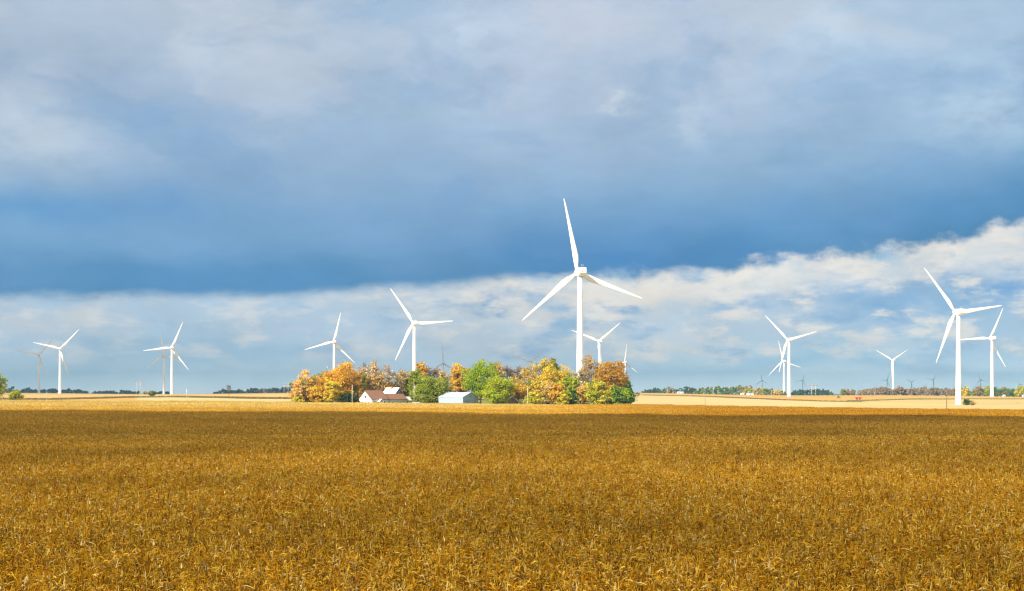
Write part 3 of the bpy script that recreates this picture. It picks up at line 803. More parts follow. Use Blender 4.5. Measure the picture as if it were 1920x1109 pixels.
grove = [
    # name, px, d, top, width, palette, label, options
    ('tree', 573, 722, 700, 48, 'salmon', "salmon orange tree with olive tuft on top at grove's left end", dict(mix=('olive', .25), base=.18)),
    ('tree', 557, 716, 721, 28, 'salmon', "small drooping pale salmon tree outermost on the grove's left", dict(ncl=26, base=.1)),
    ('shrub', 558, 712, 741, 22, 'yellow', "low yellow green shrub under the outermost left grove tree", dict(ncl=16, base=.0, mix=('olive', .4))),
    ('tree', 603, 740, 696, 40, 'orange', "brownish orange tree between the salmon tree and the tallest orange ones", dict(mix=('olive', .2), base=.15)),
    ('tree', 637, 726, 684, 62, 'orange', "broad bright orange tree left of the farmhouse pole", dict(ncl=70, base=.12)),
    ('tree', 645, 756, 678, 36, 'salmon', "tall orange tree with the highest point on grove's left half", dict(base=.3, **{k: v for k, v in HALF.items() if k != 'base'})),
    ('tree', 622, 714, 716, 36, 'gold', "golden yellow tree low in front of the broad orange one", dict(mix=('yellow', .4), base=.08)),
    ('tree', 596, 714, 722, 34, 'gold', "rounded amber tree low between salmon and golden trees", dict(mix=('orange', .5), base=.08, ncl=36)),
    ('tree', 656, 736, 692, 44, 'salmon', "pinkish orange tree above the pole left of farmhouse", dict(mix=('orange', .4), base=.2)),
    ('tree', 672, 750, 686, 30, 'salmon', "sparse pinkish tree with thin top behind farmhouse gable", HALF),
    ('tree', 668, 728, 718, 32, 'olive', "dull olive brown tree behind the pole beside farmhouse", dict(mix=('rust', .5), base=.08, ncl=34)),
    ('shrub', 652, 716, 738, 30, 'dark', "dark green shrub at the foot of the farmhouse pole", dict(ncl=18, base=.0)),
    ('evergreen_tree', 680, 738, 704, 20, 'green', "bright green conifer squeezed between orange trees behind farmhouse", dict(shape='cone', ncl=30, base=.1)),
    ('bare_tree', 685, 760, 682, 26, 'twig', "leafless grey tree left of the orange one above farmhouse", dict(BARE, ncl=34)),
    ('tree', 708, 752, 682, 50, 'salmon', "thin orange brown tree with see-through top above farmhouse roof", dict(HALF, per=20, twigs=7)),
    ('tree', 700, 758, 706, 46, 'gold', "golden tree directly behind the brown farmhouse roof", dict(base=.15, mix=('salmon', .35))),
    ('bare_tree', 731, 764, 688, 26, 'twig', "slim leafless tree behind the grey gabled building", dict(BARE, ncl=30)),
    ('tree', 728, 764, 712, 26, 'gold', "small gold tree at left edge of the white roofed building", dict(base=.1, ncl=30, mix=('olive', .3))),
    ('tree', 757, 764, 689, 46, 'tan', "wide tan leaved tree behind the white roofed building", dict(HALF, twigs=7, per=22)),
    ('evergreen_tree', 743, 766, 709, 12, 'dark', "narrow dark conifer just above the white roof", dict(shape='cone', ncl=22, base=.05)),
    ('evergreen_tree', 764, 762, 707, 17, 'pine', "dark green conifer right of the white roofed building", dict(shape='cone', ncl=26, base=.05)),
    ('tree', 760, 764, 719, 22, 'orange', "little orange tree beside the white roofed building", dict(ncl=24, base=.05, mix=('gold', .4))),
    ('tree', 779, 744, 694, 28, 'olive', "olive green tree at the foot of the turbine tower behind farmhouse", dict(base=.03, mix=('green', .4), ncl=64)),
    ('tree', 790, 754, 677, 28, 'orange', "slender orange topped tree against the turbine tower", dict(HALF, base=.25)),
    ('tree', 806, 724, 709, 66, 'olive', "large rounded olive green tree between farmhouse and metal barn", dict(ncl=80, base=.02, mix=('green', .3), crad=.12)),
    ('tree', 815, 762, 686, 44, 'twig', "bare purplish tree behind the rounded olive tree", dict(HALF, per=14, twigs=9)),
    ('tree', 836, 752, 697, 40, 'tan', "pale tan tree between the olive tree and metal barn", dict(HALF, per=24, twigs=5)),
    ('shrub', 838, 726, 733, 26, 'yellow', "yellow green shrub at the left end of the metal barn roof", dict(ncl=20, base=0, mix=('olive', .4))),
    ('tree', 864, 738, 683, 38, 'orange', "bright orange tree touching the left of the green maple", dict(base=.2, mix=('gold', .3))),
    ('tree', 901, 730, 676, 74, 'green', "big bright green tree in the middle of the grove", dict(ncl=84, base=.16, crad=.105, per=70)),
    ('tree', 931, 714, 711, 58, 'lime', "lower yellow green tree right of the metal barn", dict(ncl=54, base=.1, crad=.13, mix=('green', .4))),
    ('tree', 931, 756, 675, 26, 'salmon', "reddish tan treetop peeking over the big green tree", HALF),
    ('bare_tree', 950, 762, 687, 40, 'twig', "purplish bare tree right of the big green tree", dict(HALF, per=14, twigs=9)),
    ('bare_tree', 972, 766, 690, 34, 'twig', "grey bare tree before the two bladed shaded turbine", dict(HALF, per=12, twigs=9)),
    ('tree', 962, 744, 708, 50, 'tan', "pale yellowish tan tree above the grey roofed shed", dict(HALF, per=34, mix=('gold', .4))),
    ('tree', 968, 722, 722, 46, 'gold', "orange gold tree leaning over the grey roofed shed", dict(base=.34, ncl=34, mix=('orange', .5))),
    ('tree', 991, 748, 686, 48, 'tan', "brown orange tree with green tuft left of grove's high point", dict(HALF, per=36, mix=('gold', .4))),
    ('tree', 1015, 756, 669, 46, 'tan', "tallest golden brown tree at the grove's central high point", dict(HALF, per=38, mix=('yellow', .35))),
    ('tree', 1037, 758, 670, 30, 'olive', "olive yellow treetop right beside the grove's high point", dict(base=.3, ncl=30, mix=('yellow', .3))),
    ('tree', 1030, 738, 690, 50, 'gold', "rich golden orange tree centred below the high point", dict(ncl=50, base=.2, mix=('yellow', .35))),
    ('tree', 1056, 744, 686, 46, 'gold', "gold and green tree left of the largest turbine's tower", dict(ncl=48, base=.15, mix=('lime', .45))),
    ('tree', 1070, 728, 700, 38, 'lime', "tall yellow green tree just left of the largest tower", dict(ncl=44, base=.05, mix=('olive', .4))),
    ('tree', 1004, 724, 712, 44, 'gold', "mustard tree right of the white pole by the shed", dict(ncl=44, base=.05, mix=('olive', .3))),
    ('tree', 1030, 720, 716, 40, 'tan', "brownish tan tree low in the grove's right half", dict(HALF, per=36, base=.08, mix=('gold', .4))),
    ('shrub', 1000, 712, 736, 32, 'yellow', "bright yellow green shrub beside the pole near the shed", dict(ncl=24, base=0, mix=('lime', .4))),
    ('tree', 1046, 716, 718, 26, 'orange', "small burnt orange tree between tan and green trees", dict(ncl=24, base=.2)),
    ('shrub', 1056, 712, 731, 24, 'yellow', "vivid yellow shrub under the trees left of the largest tower", dict(ncl=20, base=.05)),
    ('shrub', 1075, 714, 728, 26, 'green', "dark green thicket shrub at grove's front left of the tower", dict(ncl=22, base=.0, mix=('dark', .5))),
    ('bare_tree', 1088, 736, 690, 26, 'tan', "wispy pale tree in front of the largest turbine's tower", dict(HALF, per=12, twigs=8, ncl=36)),
    ('tree', 1108, 744, 671, 44, 'tan', "grey branched tree with rusty top right of the largest tower", dict(HALF, per=26, twigs=7, base=.35, mix=('rust', .4), bark='greybark')),
    ('tree', 1096, 722, 722, 28, 'salmon', "low salmon tree at the foot of the largest turbine", dict(ncl=26, base=.15)),
    ('tree', 1144, 728, 679, 60, 'rust', "large rust orange tree with dark limbs at grove's right end", dict(ncl=62, base=.36, crad=.115)),
    ('tree', 1167, 734, 706, 32, 'rust', "smaller rusty orange tree low on the grove's right edge", dict(ncl=28, base=.2, mix=('brown', .4))),
    ('tree', 1118, 714, 711, 42, 'yellow', "bright yellow green tree below the rust orange one", dict(ncl=44, base=.14, mix=('lime', .5))),
    ('tree', 1146, 716, 722, 36, 'orange', "orange tree tucked under the rust tree's limbs", dict(ncl=30, base=.15, mix=('gold', .4))),
    ('evergreen_tree', 1180, 724, 714, 22, 'pine', "grey green conifer tip at the very right of the grove", dict(shape='cone', ncl=34, base=.05)),
    ('evergreen_tree', 1166, 712, 727, 44, 'green', "broad dark green spreading evergreen ending the grove on the right", dict(ncl=44, base=.02, mix=('pine', .6), crad=.11)),
    ('shrub', 1135, 712, 742, 40, 'olive', "low olive shrub between tree trunks at the grove's right", dict(ncl=20, base=0, mix=('yellow', .4))),
    ('shrub', 700, 756, 738, 60, 'dark', "dark hedge shrub hidden behind the farmhouse", dict(ncl=26, base=0)),
    ('shrub', 1040, 734, 735, 50, 'dark', "deep green undergrowth shrub in the grove's shady middle", dict(ncl=30, base=0)),
    ('shrub', 590, 732, 737, 60, 'olive', "olive undergrowth shrub beneath the grove's left trees", dict(ncl=30, base=0, mix=('dark', .4))),
]
for nm, px, d, top, w, pal, lab, kw in grove:
    plant(nm, px, d, top, w, pal, lab, 'shrub' if nm == 'shrub' else 'tree', G, **kw)
# lone trees and bushes in the fields
plant('tree', -20, 765, 688, 56, 'green', "leafy green tree cut by the photo's left edge", ncl=60, base=.08, mix=('lime', .3))
plant('bush', 29, 800, 730, 21, 'lime', "round light green bush right of the left edge tree", 'bush', ncl=30, base=.0, mix=('olive', .5), leaf=.4)
plant('bush', 285.5, 1450, 733.4, 13, 'olive', "dark round bush alone in the field near a white turbine", 'bush', ncl=26, base=.05, mix=('dark', .4), leaf=.5)
plant('bush', 273, 1820, 733.6, 9, 'olive', "small dull bush beside the dark round one", 'bush', ncl=18, base=.05, mix=('tan', .4), leaf=.5)
plant('bush', 1813, 1030, 748.5, 13, 'olive', "olive green bush at the foot of a tall white turbine", 'bush', ncl=16, base=.0, mix=('dark', .35), leaf=.4)
plant('bush', 1824, 1035, 751, 12, 'tan', "dry tan bush touching the olive one by the turbine", 'bush', ncl=14, base=.0, leaf=.3, per=20, twigs=5)
plant('bare_tree', 429, 1200, 720, 11, 'twig', "thin leafless dead tree standing alone in the left field", 'tree', ncl=16, per=3, leaf=.25, twigs=5, base=.45, shape='vase', bark='bark')
plant('bush', 1196, 1500, 735, 9, 'brown', "small wispy bush just right of the grove", 'bush', ncl=12, base=.1, per=20, leaf=.4)

# far hedgerow trees one can tell apart (right)
HG = 'hedgerow trees on the right horizon'
hedge = []
xs = 1576
def far_tree(px, d, top, w, pal, lab, ncl=16, **kw):
    x, y = at(px, d); z = gz(x, y)
    H = ZC + (HY - top + 1.2) * d / F - z
    tm, cm = tree_meshes(H, w * d / F, pal, ncl=ncl, per=46, leaf=.95, base=.06, crad=.19, **kw)
    root = empty('tree', (x, y, z)); link('trunk', tm, root); link('crown', cm, root)
    tag(root, lab, 'tree', HG)
brown_lab = "brownish bare hedgerow tree in the row behind the red cart"
far_tree(1581, 2150, 731, 10, 'olive', "small green tree standing alone right of the tractor")
far_tree(1590, 2160, 732.5, 9, 'brown', "small brown tree right beside the lone green one")
far_tree(1599, 2160, 733, 9, 'brown', "last small brown tree before the gap in the horizon trees")
for k, px in enumerate(np.arange(1614, 1806, 6.6)):
    pal = ['hedge', 'brown', 'hedge', 'hedge', 'twig'][k % 5]
    far_tree(px + rng.normal(0, 1), 2120 + rng.uniform(0, 90), 729.5 + rng.normal(0, 1.4) + (2 if px < 1640 else 0), rng.uniform(9, 14), pal, brown_lab, mix=('hedge', .4))
far_tree(1809, 2080, 727, 11, 'yellow', "yellow hedgerow tree right of the tall white turbine's tower")
far_tree(1816, 2100, 733, 9, 'olive', "low green hedgerow tree right of the yellow one")
far_tree(1835, 2060, 727, 18, 'brown', "rounded brown tree standing between the two right towers")
far_tree(1826, 2040, 733, 11, 'olive', "short olive tree left of the rounded brown one")
far_tree(1852, 2060, 726, 12, 'lime', "yellow green tree touching the second right tower")
for k, px in enumerate((1845, 1868, 1876, 1884, 1892, 1899, 1906, 1926, 1936)):
    far_tree(px, 2050 + rng.uniform(0, 60), 730 + rng.normal(0, 1.5), rng.uniform(10, 14), ['olive', 'pine', 'olive', 'brown'][k % 4],
             "greyish green hedgerow tree in the row at the far right", mix=('pine', .3))
far_tree(1914, 2030, 725.5, 17, 'lime', "bright yellow green tree near the photo's right edge", mix=('yellow', .3))

# far woods that read as one mass
def wood(px0, px1, d, prof, pals, label, step=4.2, depth=60):
    V = []; C = []
    for px in np.arange(px0, px1, step):
        dd = d + rng.uniform(0, depth); x, y = at(px + rng.normal(0, 1), dd); z = gz(x, y)
        top = np.interp(px, [p for p, _ in prof], [q for _, q in prof]) - 1.6 + rng.normal(0, .9)
        H = max(2.5, ZC + (HY - top) * dd / F - z); Wd = rng.uniform(1.6, 2.6) * step * dd / F
        pal = np.array(PAL[pals[rng.integers(len(pals))]])
        for (cx, cy, cz, r) in crown_clusters(H, Wd, .02, 13, 'round'):
            n = 30; q = rng.normal(0, 1, (n, 3)); q /= np.linalg.norm(q, axis=1, keepdims=True)
            pos = np.array((x + cx, y + cy, z + cz)) + q * Wd * .2 * rng.uniform(.3, 1, (n, 1))
            V.append(leaf_quads(pos, q, 1.3)); C.append(np.repeat(pal[rng.integers(len(pal), size=n)] * rng.uniform(.75, 1.2), 4, 0))
    V = np.concatenate(V); C = np.concatenate(C)
    me = np_mesh('distant_wood', V, [(4, np.arange(len(V)).reshape(-1, 4))], np.clip(C, 0, .9), MAT['leaf'])
    tag(link('distant_wood', me), label, 'wood', kind='stuff')
BL = ['dark', 'pine', 'dark']
wood(14, 26, 3000, [(14, 730.5), (20, 729), (26, 731)], BL, "clump of blue dark distant trees beside the left edge tree")
wood(40, 58, 3000, [(40, 732), (50, 727), (58, 732)], BL, "blue rounded clump of far trees left of the leftmost white turbine")
wood(58, 108, 3050, [(58, 733), (66, 733.5), (80, 733), (100, 731), (108, 732)], BL, "long low blue tree line behind the leftmost white turbine")
wood(116, 166, 3050, [(116, 734), (125, 732), (134, 730), (142, 731), (155, 734), (166, 736)], BL, "low blue tree line right of the leftmost white turbine")
wood(178, 216, 3200, [(178, 736.5), (190, 735.5), (208, 735), (216, 736.5)], BL, "thin distant blue tree line left of the first H shaped pylon")
wood(226, 256, 3100, [(226, 735), (236, 734.5), (256, 736)], BL, "short blue tree line right at the first H shaped pylon")
wood(298, 316, 3100, [(298, 737), (302, 736), (316, 737)], BL, "tiny blue trees behind the turbine beside the bushes")
wood(405, 460, 3000, [(405, 737), (412, 734), (420, 731.5), (430, 735), (446, 733), (460, 736.5)], BL, "blue tree line around the lone dead tree")
wood(466, 552, 2900, [(466, 732), (476, 730), (488, 732), (500, 730), (512, 729), (520, 731), (534, 729), (548, 726)], BL + ['brown'], "blue grey wood along the horizon left of the grove")
wood(1209, 1236, 2700, [(1207, 737), (1212, 732), (1222, 730), (1236, 731)], BL + ['brown'], "dark blue wood on the horizon right of the grove")
wood(1238, 1304, 2650, [(1238, 732), (1246, 730), (1262, 728), (1275, 730), (1290, 727), (1304, 732)], ['pine', 'dark', 'pine', 'brown'], "bluish green distant wood with small white houses in front")
wood(1306, 1396, 2350, [(1306, 733), (1316, 730), (1340, 728), (1360, 728), (1378, 725.5), (1392, 727)], ['olive', 'pine', 'pine', 'olive'], "green distant pine wood between the two thin poles")
wood(1388, 1412, 2480, [(1388, 726), (1396, 725), (1412, 726)], ['twig', 'tan', 'brown'], "pinkish bare wood behind the far white sheds")
wood(1398, 1446, 2300, [(1398, 734), (1408, 730), (1425, 728.5), (1440, 729), (1446, 732)], ['olive', 'tan', 'olive', 'lime'], "pale olive wood left of the overlapping white turbines")
wood(1446, 1468, 2300, [(1446, 732), (1455, 731), (1462, 732), (1468, 734)], ['gold', 'olive', 'tan'], "orange tinted trees touching the overlapping turbine towers")
wood(1484, 1500, 2900, [(1484, 737), (1490, 736), (1500, 736)], BL, "low blue trees right of the overlapping turbine towers")
wood(1499, 1560, 2850, [(1499, 735), (1505, 731.5), (1520, 731), (1540, 731), (1552, 733.5), (1560, 735.5)], BL, "dark blue flat topped wood behind the right H shaped pylon")

# ------------------------------------------------------------------ buildings
def gable(L, Wd, eave, ridge, over=.35, x0=0.0, y0=0.0, thick=.18):
    """(wall builder, roof builder): ridge along x; footprint x0..x0+L, y0..y0+Wd"""
    w = MB(); w.prism([(y0, -1.0), (y0 + Wd, -1.0), (y0 + Wd, eave), (y0 + Wd / 2, ridge), (y0, eave)], 0, x0, x0 + L)
    r = MB(); sl = (ridge - eave) / (Wd / 2)
    e = eave - over * sl
    ym = y0 + Wd / 2
    r.prism([(y0 - over, e + .03), (ym, ridge + .03), (y0 + Wd + over, e + .03), (y0 + Wd + over, e + .03 + thick), (ym, ridge + .03 + thick), (y0 - over, e + .03 + thick)], 0, x0 - over, x0 + L + over)
    return w, r
def opening(parent, name, face, a, z, w, h, glass='glass', frame='trim', off=0.0, x=0.0, pane='pane'):
    """a framed opening on face 'front' (y=off, looking -y) or 'end' (x=off, looking -x) or 'far_end' (+x)"""
    f = MB(); g = MB(); t = .09
    def bar(b, a0, z0, a1, z1, o0, o1):
        if face == 'front': b.box(a0, off - o1, z0, a1, off - o0, z1)
        elif face == 'end': b.box(off - o1, a0, z0, off - o0, a1, z1)
        else: b.box(off + o0, a0, z0, off + o1, a1, z1)
    bar(f, a - t, z - t, a, z + h + t, .003, .08); bar(f, a + w, z - t, a + w + t, z + h + t, .003, .08)
    bar(f, a, z + h, a + w, z + h + t, .003, .08); bar(f, a, z - t, a + w, z, .003, .1)
    bar(g, a, z, a + w, z + h, .002, .03)
    fo = f.build(name, MAT[frame], parent); g.build(pane, MAT[glass], fo)
    return fo
def place(name, px, d, rz, label, cat='building'):
    x, y = at(px, d); return tag(empty(name, (x, y, gz(x, y)), R(rz)), label, cat)

# farmhouse: length axis recedes to the right
h = place('farmhouse', 696.5, 716, 40, "cream farmhouse with brown shingle roof and low garage wing")
w, r = gable(8.8, 9.8, 3.5, 7.1, .4)
w.build('wall', MAT['siding'], h); ro = r.build('roof', MAT['shingle'], h)
w, r = gable(11.4, 7.2, 3.3, 5.5, .4, 8.802, .9)
w.build('wall', MAT['siding'], h); r.build('roof', MAT['shingle'], h)
# porch with its own little gable
p = MB(); p.prism([(3.2, 2.35), (4.3, 3.45), (5.4, 2.35), (5.4, 2.2), (4.3, 3.28), (3.2, 2.2)], 1, -1.9, 1.2)
p.build('porch_roof', MAT['trim'], h)
for xx in (3.4, 5.2):
    p = MB(); p.tube([(xx, -1.75, -.6), (xx, -1.75, 2.25)], .09, 8); p.build('porch_post', MAT['trim'], h)
opening(h, 'door', 'front', 3.85, 0, .95, 2.1, 'dark', 'trim', pane='panel')
for a in (.8, 6.4): opening(h, 'window', 'front', a, .9, 1.3, 1.4)
opening(h, 'window', 'front', 9.9, .8, .8, 1.5, off=.9)
for a in (13.0, 16.6): opening(h, 'garage_door', 'front', a, 0, 2.7, 2.1, 'trim', 'greywood', off=.9, pane='panel')
opening(h, 'side_door', 'front', 12.1, 0, .6, 2.0, 'dark', 'brick', off=.9, pane='panel')
for a in (1.6, 6.2): opening(h, 'window', 'end', a, .8, 1.0, 1.5)
opening(h, 'window', 'end', 4.3, 3.9, .8, 1.0, 'glass', 'brick')
# grey gabled building behind it: gable towards the right
def end_barn(name, px, d, rz, L, Wd, eave, ridge, wallm, roofm, label):
    """x = 0 is the gable end that faces right; the length runs away to the left"""
    b = place(name, px, d, rz, label)
    w, r = gable(L, Wd, eave, ridge, .3)
    w.build('wall', MAT[wallm], b); ro = r.build('roof', MAT[roofm], b)
    return b, ro
b, ro = end_barn('old_barn', 740, 738, 140, 8.0, 5.9, 5.0, 7.9, 'greywood', 'tin', "grey boarded building with pale roof and small chimney behind farmhouse")
c = MB(); c.box(3.7, -3.35 - .4, 7.0, 4.4, -2.5 - .1, 8.5); c.box(3.65, -3.85, 8.5, 4.45, -2.55, 8.62)
for o in list(b.children):            # width runs the other way for this orientation
    o.scale.y = -1
c.build('chimney', MAT['brick'], ro).scale.y = 1
ro.children[0].location = (0, 5.9, 0)
op = opening(b, 'window', 'end', -3.5, 2.6, .9, 1.1); op = opening(b, 'hay_door', 'end', -3.6, 4.9, 1.2, 1.2, 'greywood', 'trim', pane='panel')
# white metal barn
b, ro = end_barn('metal_barn', 868, 708, 140, 14.6, 10.2, 4.7, 6.75, 'metalwall', 'metalroof', "white metal barn with low gable roof and sliding door")
for o in list(b.children): o.scale.y = -1
d_ = MB(); d_.box(-.10, -4.9, -.6, -.03, -.9, 2.9); d_.build('sliding_door', MAT['metalwall'], b)
d_ = MB(); d_.box(-.16, -5.4, 2.9, -.03, -.5, 3.1); d_.build('door_track', MAT['greywood'], b)
for bx in ((-.08, -9.0, 0, -.03, -8.85, 3.2), (-.08, -5.3, 0, -.03, -5.1, 2.9)):
    d_ = MB(); d_.box(*bx); d_.build('door_post', MAT['trim'], b)
d_ = MB(); d_.box(-.08, -5.5, 4.9, -.03, -4.9, 5.5); d_.build('vent', MAT['dark'], b)
d_ = MB(); d_.box(2.0, .03, 1.4, 2.6, .07, 2.0); d_.build('window', MAT['glass'], b)
d_ = MB(); d_.box(-.32, .18, 4.62, 14.9, .34, 4.76); d_.build('gutter', MAT['trim'], b)
# small buildings
h = place('garden_shed', 758.5, 730, 40, "small white shed at the right end of the farmhouse garage")
w, r = gable(3.6, 3.6, 2.5, 3.9, .3); w.build('wall', MAT['trim'], h); r.build('roof', MAT['tin'], h)
opening(h, 'window', 'front', 1.3, 1.0, .7, .9)
h = place('coop', 777, 705, 35, "tiny white roofed coop standing right of the second pole")
w, r = gable(3.2, 2.6, 1.3, 2.35, .3); w.build('wall', MAT['trim'], h); r.build('roof', MAT['metalroof'], h)
opening(h, 'door', 'front', 1.1, 0, .7, 1.1, 'dark', 'trim', pane='panel')
h = place('old_shed', 972, 716, 118, "grey roofed wooden shed half hidden under gold trees")
w, r = gable(6.0, 6.4, 2.5, 5.0, .35); w.build('wall', MAT['brownwood'], h); r.build('roof', MAT['tin'], h)
opening(h, 'door', 'front', 1.0, 0, 2.2, 2.0, 'dark', 'brownwood', pane='panel')
for px, d, L, lab in ((1271, 2080, 4, "far white house in front of the bluish wood"), (1277.5, 2090, 3, "smaller far white house right of its neighbour before the bluish wood"),
                      (1390, 1990, 4, "far small white shed left of the long low one"), (1403, 1985, 8, "long low white far shed before the olive wood"),
                      (1881.5, 2010, 3, "tiny white shed among grey green trees far right"), (1918, 2000, 3, "tiny pale shed at the photo's right edge")):
    h = place('farm_shed', px, d, 20, lab); hh = 2.6 if L < 9 else 2.0
    w, r = gable(L, L * .6, hh * .6, hh, .3); w.build('wall', MAT['trim'], h); r.build('roof', MAT['metalroof'], h)
    opening(h, 'door', 'front', L * .3, 0, .8, 1.0, 'dark', 'trim', pane='panel')

# ------------------------------------------------------------------ poles and pylons
def pole(px, d, top_y, label, mat='pole', arm=1.1, rad=.15, trans=False):
    x, y = at(px, d); z = gz(x, y); H = ZC + (HY - top_y) * d / F - z
    root = tag(empty('utility_pole', (x, y, z), R(rng.uniform(-25, 25))), label, 'pole', 'utility poles')
    b = MB(); b.tube([(0, 0, -.5), (0, 0, H * .5), (0, 0, H)], [rad * 1.1, rad, rad * .75], 10); b.build('shaft', MAT[mat], root)
    if arm:
        a = MB(); a.box(-arm, -.07 - rad, H - .75, arm, -rad * .7, H - .6); a.build('crossarm', MAT[mat], root)
        i = MB()
        for xx in (-arm * .9, -arm * .35, arm * .35, arm * .9): i.tube([(xx, -rad * .9, H - .6), (xx, -rad * .9, H - .42)], [.05, .035], 6)
        i.build('insulator', MAT['steel'], root)
    if trans:
        t = MB(); t.tube([(.35, 0, H - 2.2), (.35, 0, H - 1.3)], .26, 12); t.build('transformer', MAT['steel'], root)
pole(660.4, 706, 722, "pale wooden pole left of the farmhouse", arm=0, rad=.16)
pole(776.4, 704, 719.5, "slim white pole in front of the rounded olive tree", arm=0, rad=.12, trans=True)
pole(989.6, 704, 727, "pale pole right of the grey roofed shed", arm=0, rad=.14)
pole(1322, 676, 718.5, "thin grey pole at the corn's edge right of the grove", 'greypole', arm=0, rad=.10)
pole(1775, 562, 731.5, "thin dark pole at the corn's edge near the tall turbine", 'brownpole', arm=0, rad=.13)
pole(350, 742, 730, "white pole right of the turbine beside the bushes", arm=.5, rad=.15)
pole(88, 750, 735, "short thin pale pole left of the leftmost turbine", arm=0, rad=.12)
pole(1337, 1850, 728.5, "pale pole in front of the green pine wood", rad=.2)
pole(1251.5, 2000, 729.5, "thin far pole in front of the bluish green wood", rad=.16)
pole(1446.5, 1900, 732, "faint far pole left of the overlapping turbines", rad=.17)
pole(495, 2050, 730, "white far pole before the blue grey wood left of grove", rad=.24)
pole(1640, 1990, 735, "short pale far pole right of the red cart", rad=.2)
def pylon(px, d, top_y, label, half, sep):
    x, y = at(px, d); z = gz(x, y); H = ZC + (HY - top_y) * d / F - z
    root = tag(empty('power_pylon', (x, y, z)), label, 'pylon', 'H shaped power pylons')
    for s in (-1, 1):
        b = MB(); b.tube([(s * sep, 0, -.5), (s * sep, 0, H)], [.30, .20], 10); b.build('pole', MAT['pole'], root)
        k = MB(); k.tube([(s * sep, 0, H), (s * (sep - .2), 0, H + 2.2)], [.12, .06], 6)
        k.tube([(s * sep, 0, H - 2.6), (s * (sep + 1.3), 0, H - 1.2), (s * sep, 0, H + 1.0)], .07, 5); k.build('peak', MAT['greybark'], root)
    b = MB(); b.box(-half, -.45, H - 1.75, half, -.12, H - 1.15); b.build('crossarm', MAT['greybark'], root)
    b = MB(); b.tube([(-sep, 0, H * .45), (sep, 0, H * .8)], .09, 5); b.tube([(-sep, 0, H * .8), (sep, 0, H * .45)], .09, 5); b.build('brace', MAT['pole'], root)
    for xx in (-half + .3, 0, half - .3):
        i = MB(); i.tube([(xx, -.25, H - 1.6), (xx, -.25, H - 2.9)], [.10, .14], 6); i.build('insulator', MAT['steel'], root)
pylon(259.5, 2050, 714.5, "H shaped wooden power pylon in the far left field", 5.6, 2.6)
pylon(536.5, 2150, 719, "H shaped power pylon against the blue wood beside the grove", 5.6, 2.8)
pylon(1525.5, 1960, 721, "H shaped power pylon before the flat topped dark wood", 5.4, 2.6)

# ------------------------------------------------------------------ machines
def wheel(parent, x, y, r, w, rim='yellow'):
    t = MB(); t.tube([(x, y - w / 2, r), (x, y + w / 2, r)], r, 18); o = t.build('wheel', MAT['rubber'], parent)
    t = MB(); t.tube([(x, y - w / 2 - .03, r), (x, y + w / 2 + .03, r)], r * .55, 14); t.build('rim', MAT[rim], o)
t = place('tractor', 1572.5, 1480, 8, "small green tractor far off in the right stubble field", 'tractor'); t.scale = (.75, .75, .8)
b = MB(); b.box(.2, -.5, .9, 2.3, .5, 1.7); b.box(-1.5, -.55, .8, .2, .55, 1.4); b.build('body', MAT['green'], t)
b = MB(); b.prism([(-1.2, 1.4), (.3, 1.4), (.1, 2.75), (-1.05, 2.75)], 1, -.65, .65); c = b.build('cab', MAT['glass'], t)
b = MB(); b.box(-1.25, -.75, 2.75, .25, .75, 2.92); b.build('roof', MAT['green'], c)
b = MB(); b.tube([(1.4, .3, 1.7), (1.4, .3, 2.7)], .06, 8); b.build('exhaust', MAT['steel'], t)
for s in (-1, 1): wheel(t, -1.0, s * .85, .85, .5); wheel(t, 1.7, s * .75, .55, .38)
t = place('grain_cart', 1609.5, 1330, 4, "low red grain cart parked in the far stubble", 'cart')
b = MB(); b.prism([(-2.1, .85), (2.3, .85), (2.7, 1.75), (-2.7, 1.75)], 1, -1.2, 1.2); b.build('hopper', MAT['red'], t)
b = MB(); b.box(-2.75, -1.27, 1.75, 2.75, 1.27, 1.86); b.build('rim_rail', MAT['red'], t)
b = MB(); b.tube([(2.3, 0, .8), (4.0, 0, .6)], .08, 8); b.build('drawbar', MAT['steel'], t)
for s in (-1, 1):
    for xx in (-1.2, 1.2): wheel(t, xx, s * 1.05, .45, .3, 'red')
t = place('pickup_truck', 899.5, 703.5, 205, "red pickup with pale cab parked right of the metal barn", 'truck')
b = MB(); b.box(-2.6, -.9, .45, 2.5, .9, 1.05); b.box(-2.6, -.9, 1.05, -.5, -.8, 1.4); b.box(-2.6, .8, 1.05, -.5, .9, 1.4); b.box(1.0, -.88, 1.05, 2.45, .88, 1.2); b.build('body', MAT['red'], t)
b = MB(); b.prism([(-.45, 1.05), (1.2, 1.05), (.75, 1.75), (-.3, 1.75)], 1, -.82, .82); c = b.build('cab', MAT['glass'], t)
b = MB(); b.box(-.35, -.84, 1.75, .8, .84, 1.84); b.build('roof', MAT['trim'], c)
for s in (-1, 1):
    for xx in (-1.7, 1.6): wheel(t, xx, s * .82, .38, .25, 'steel')

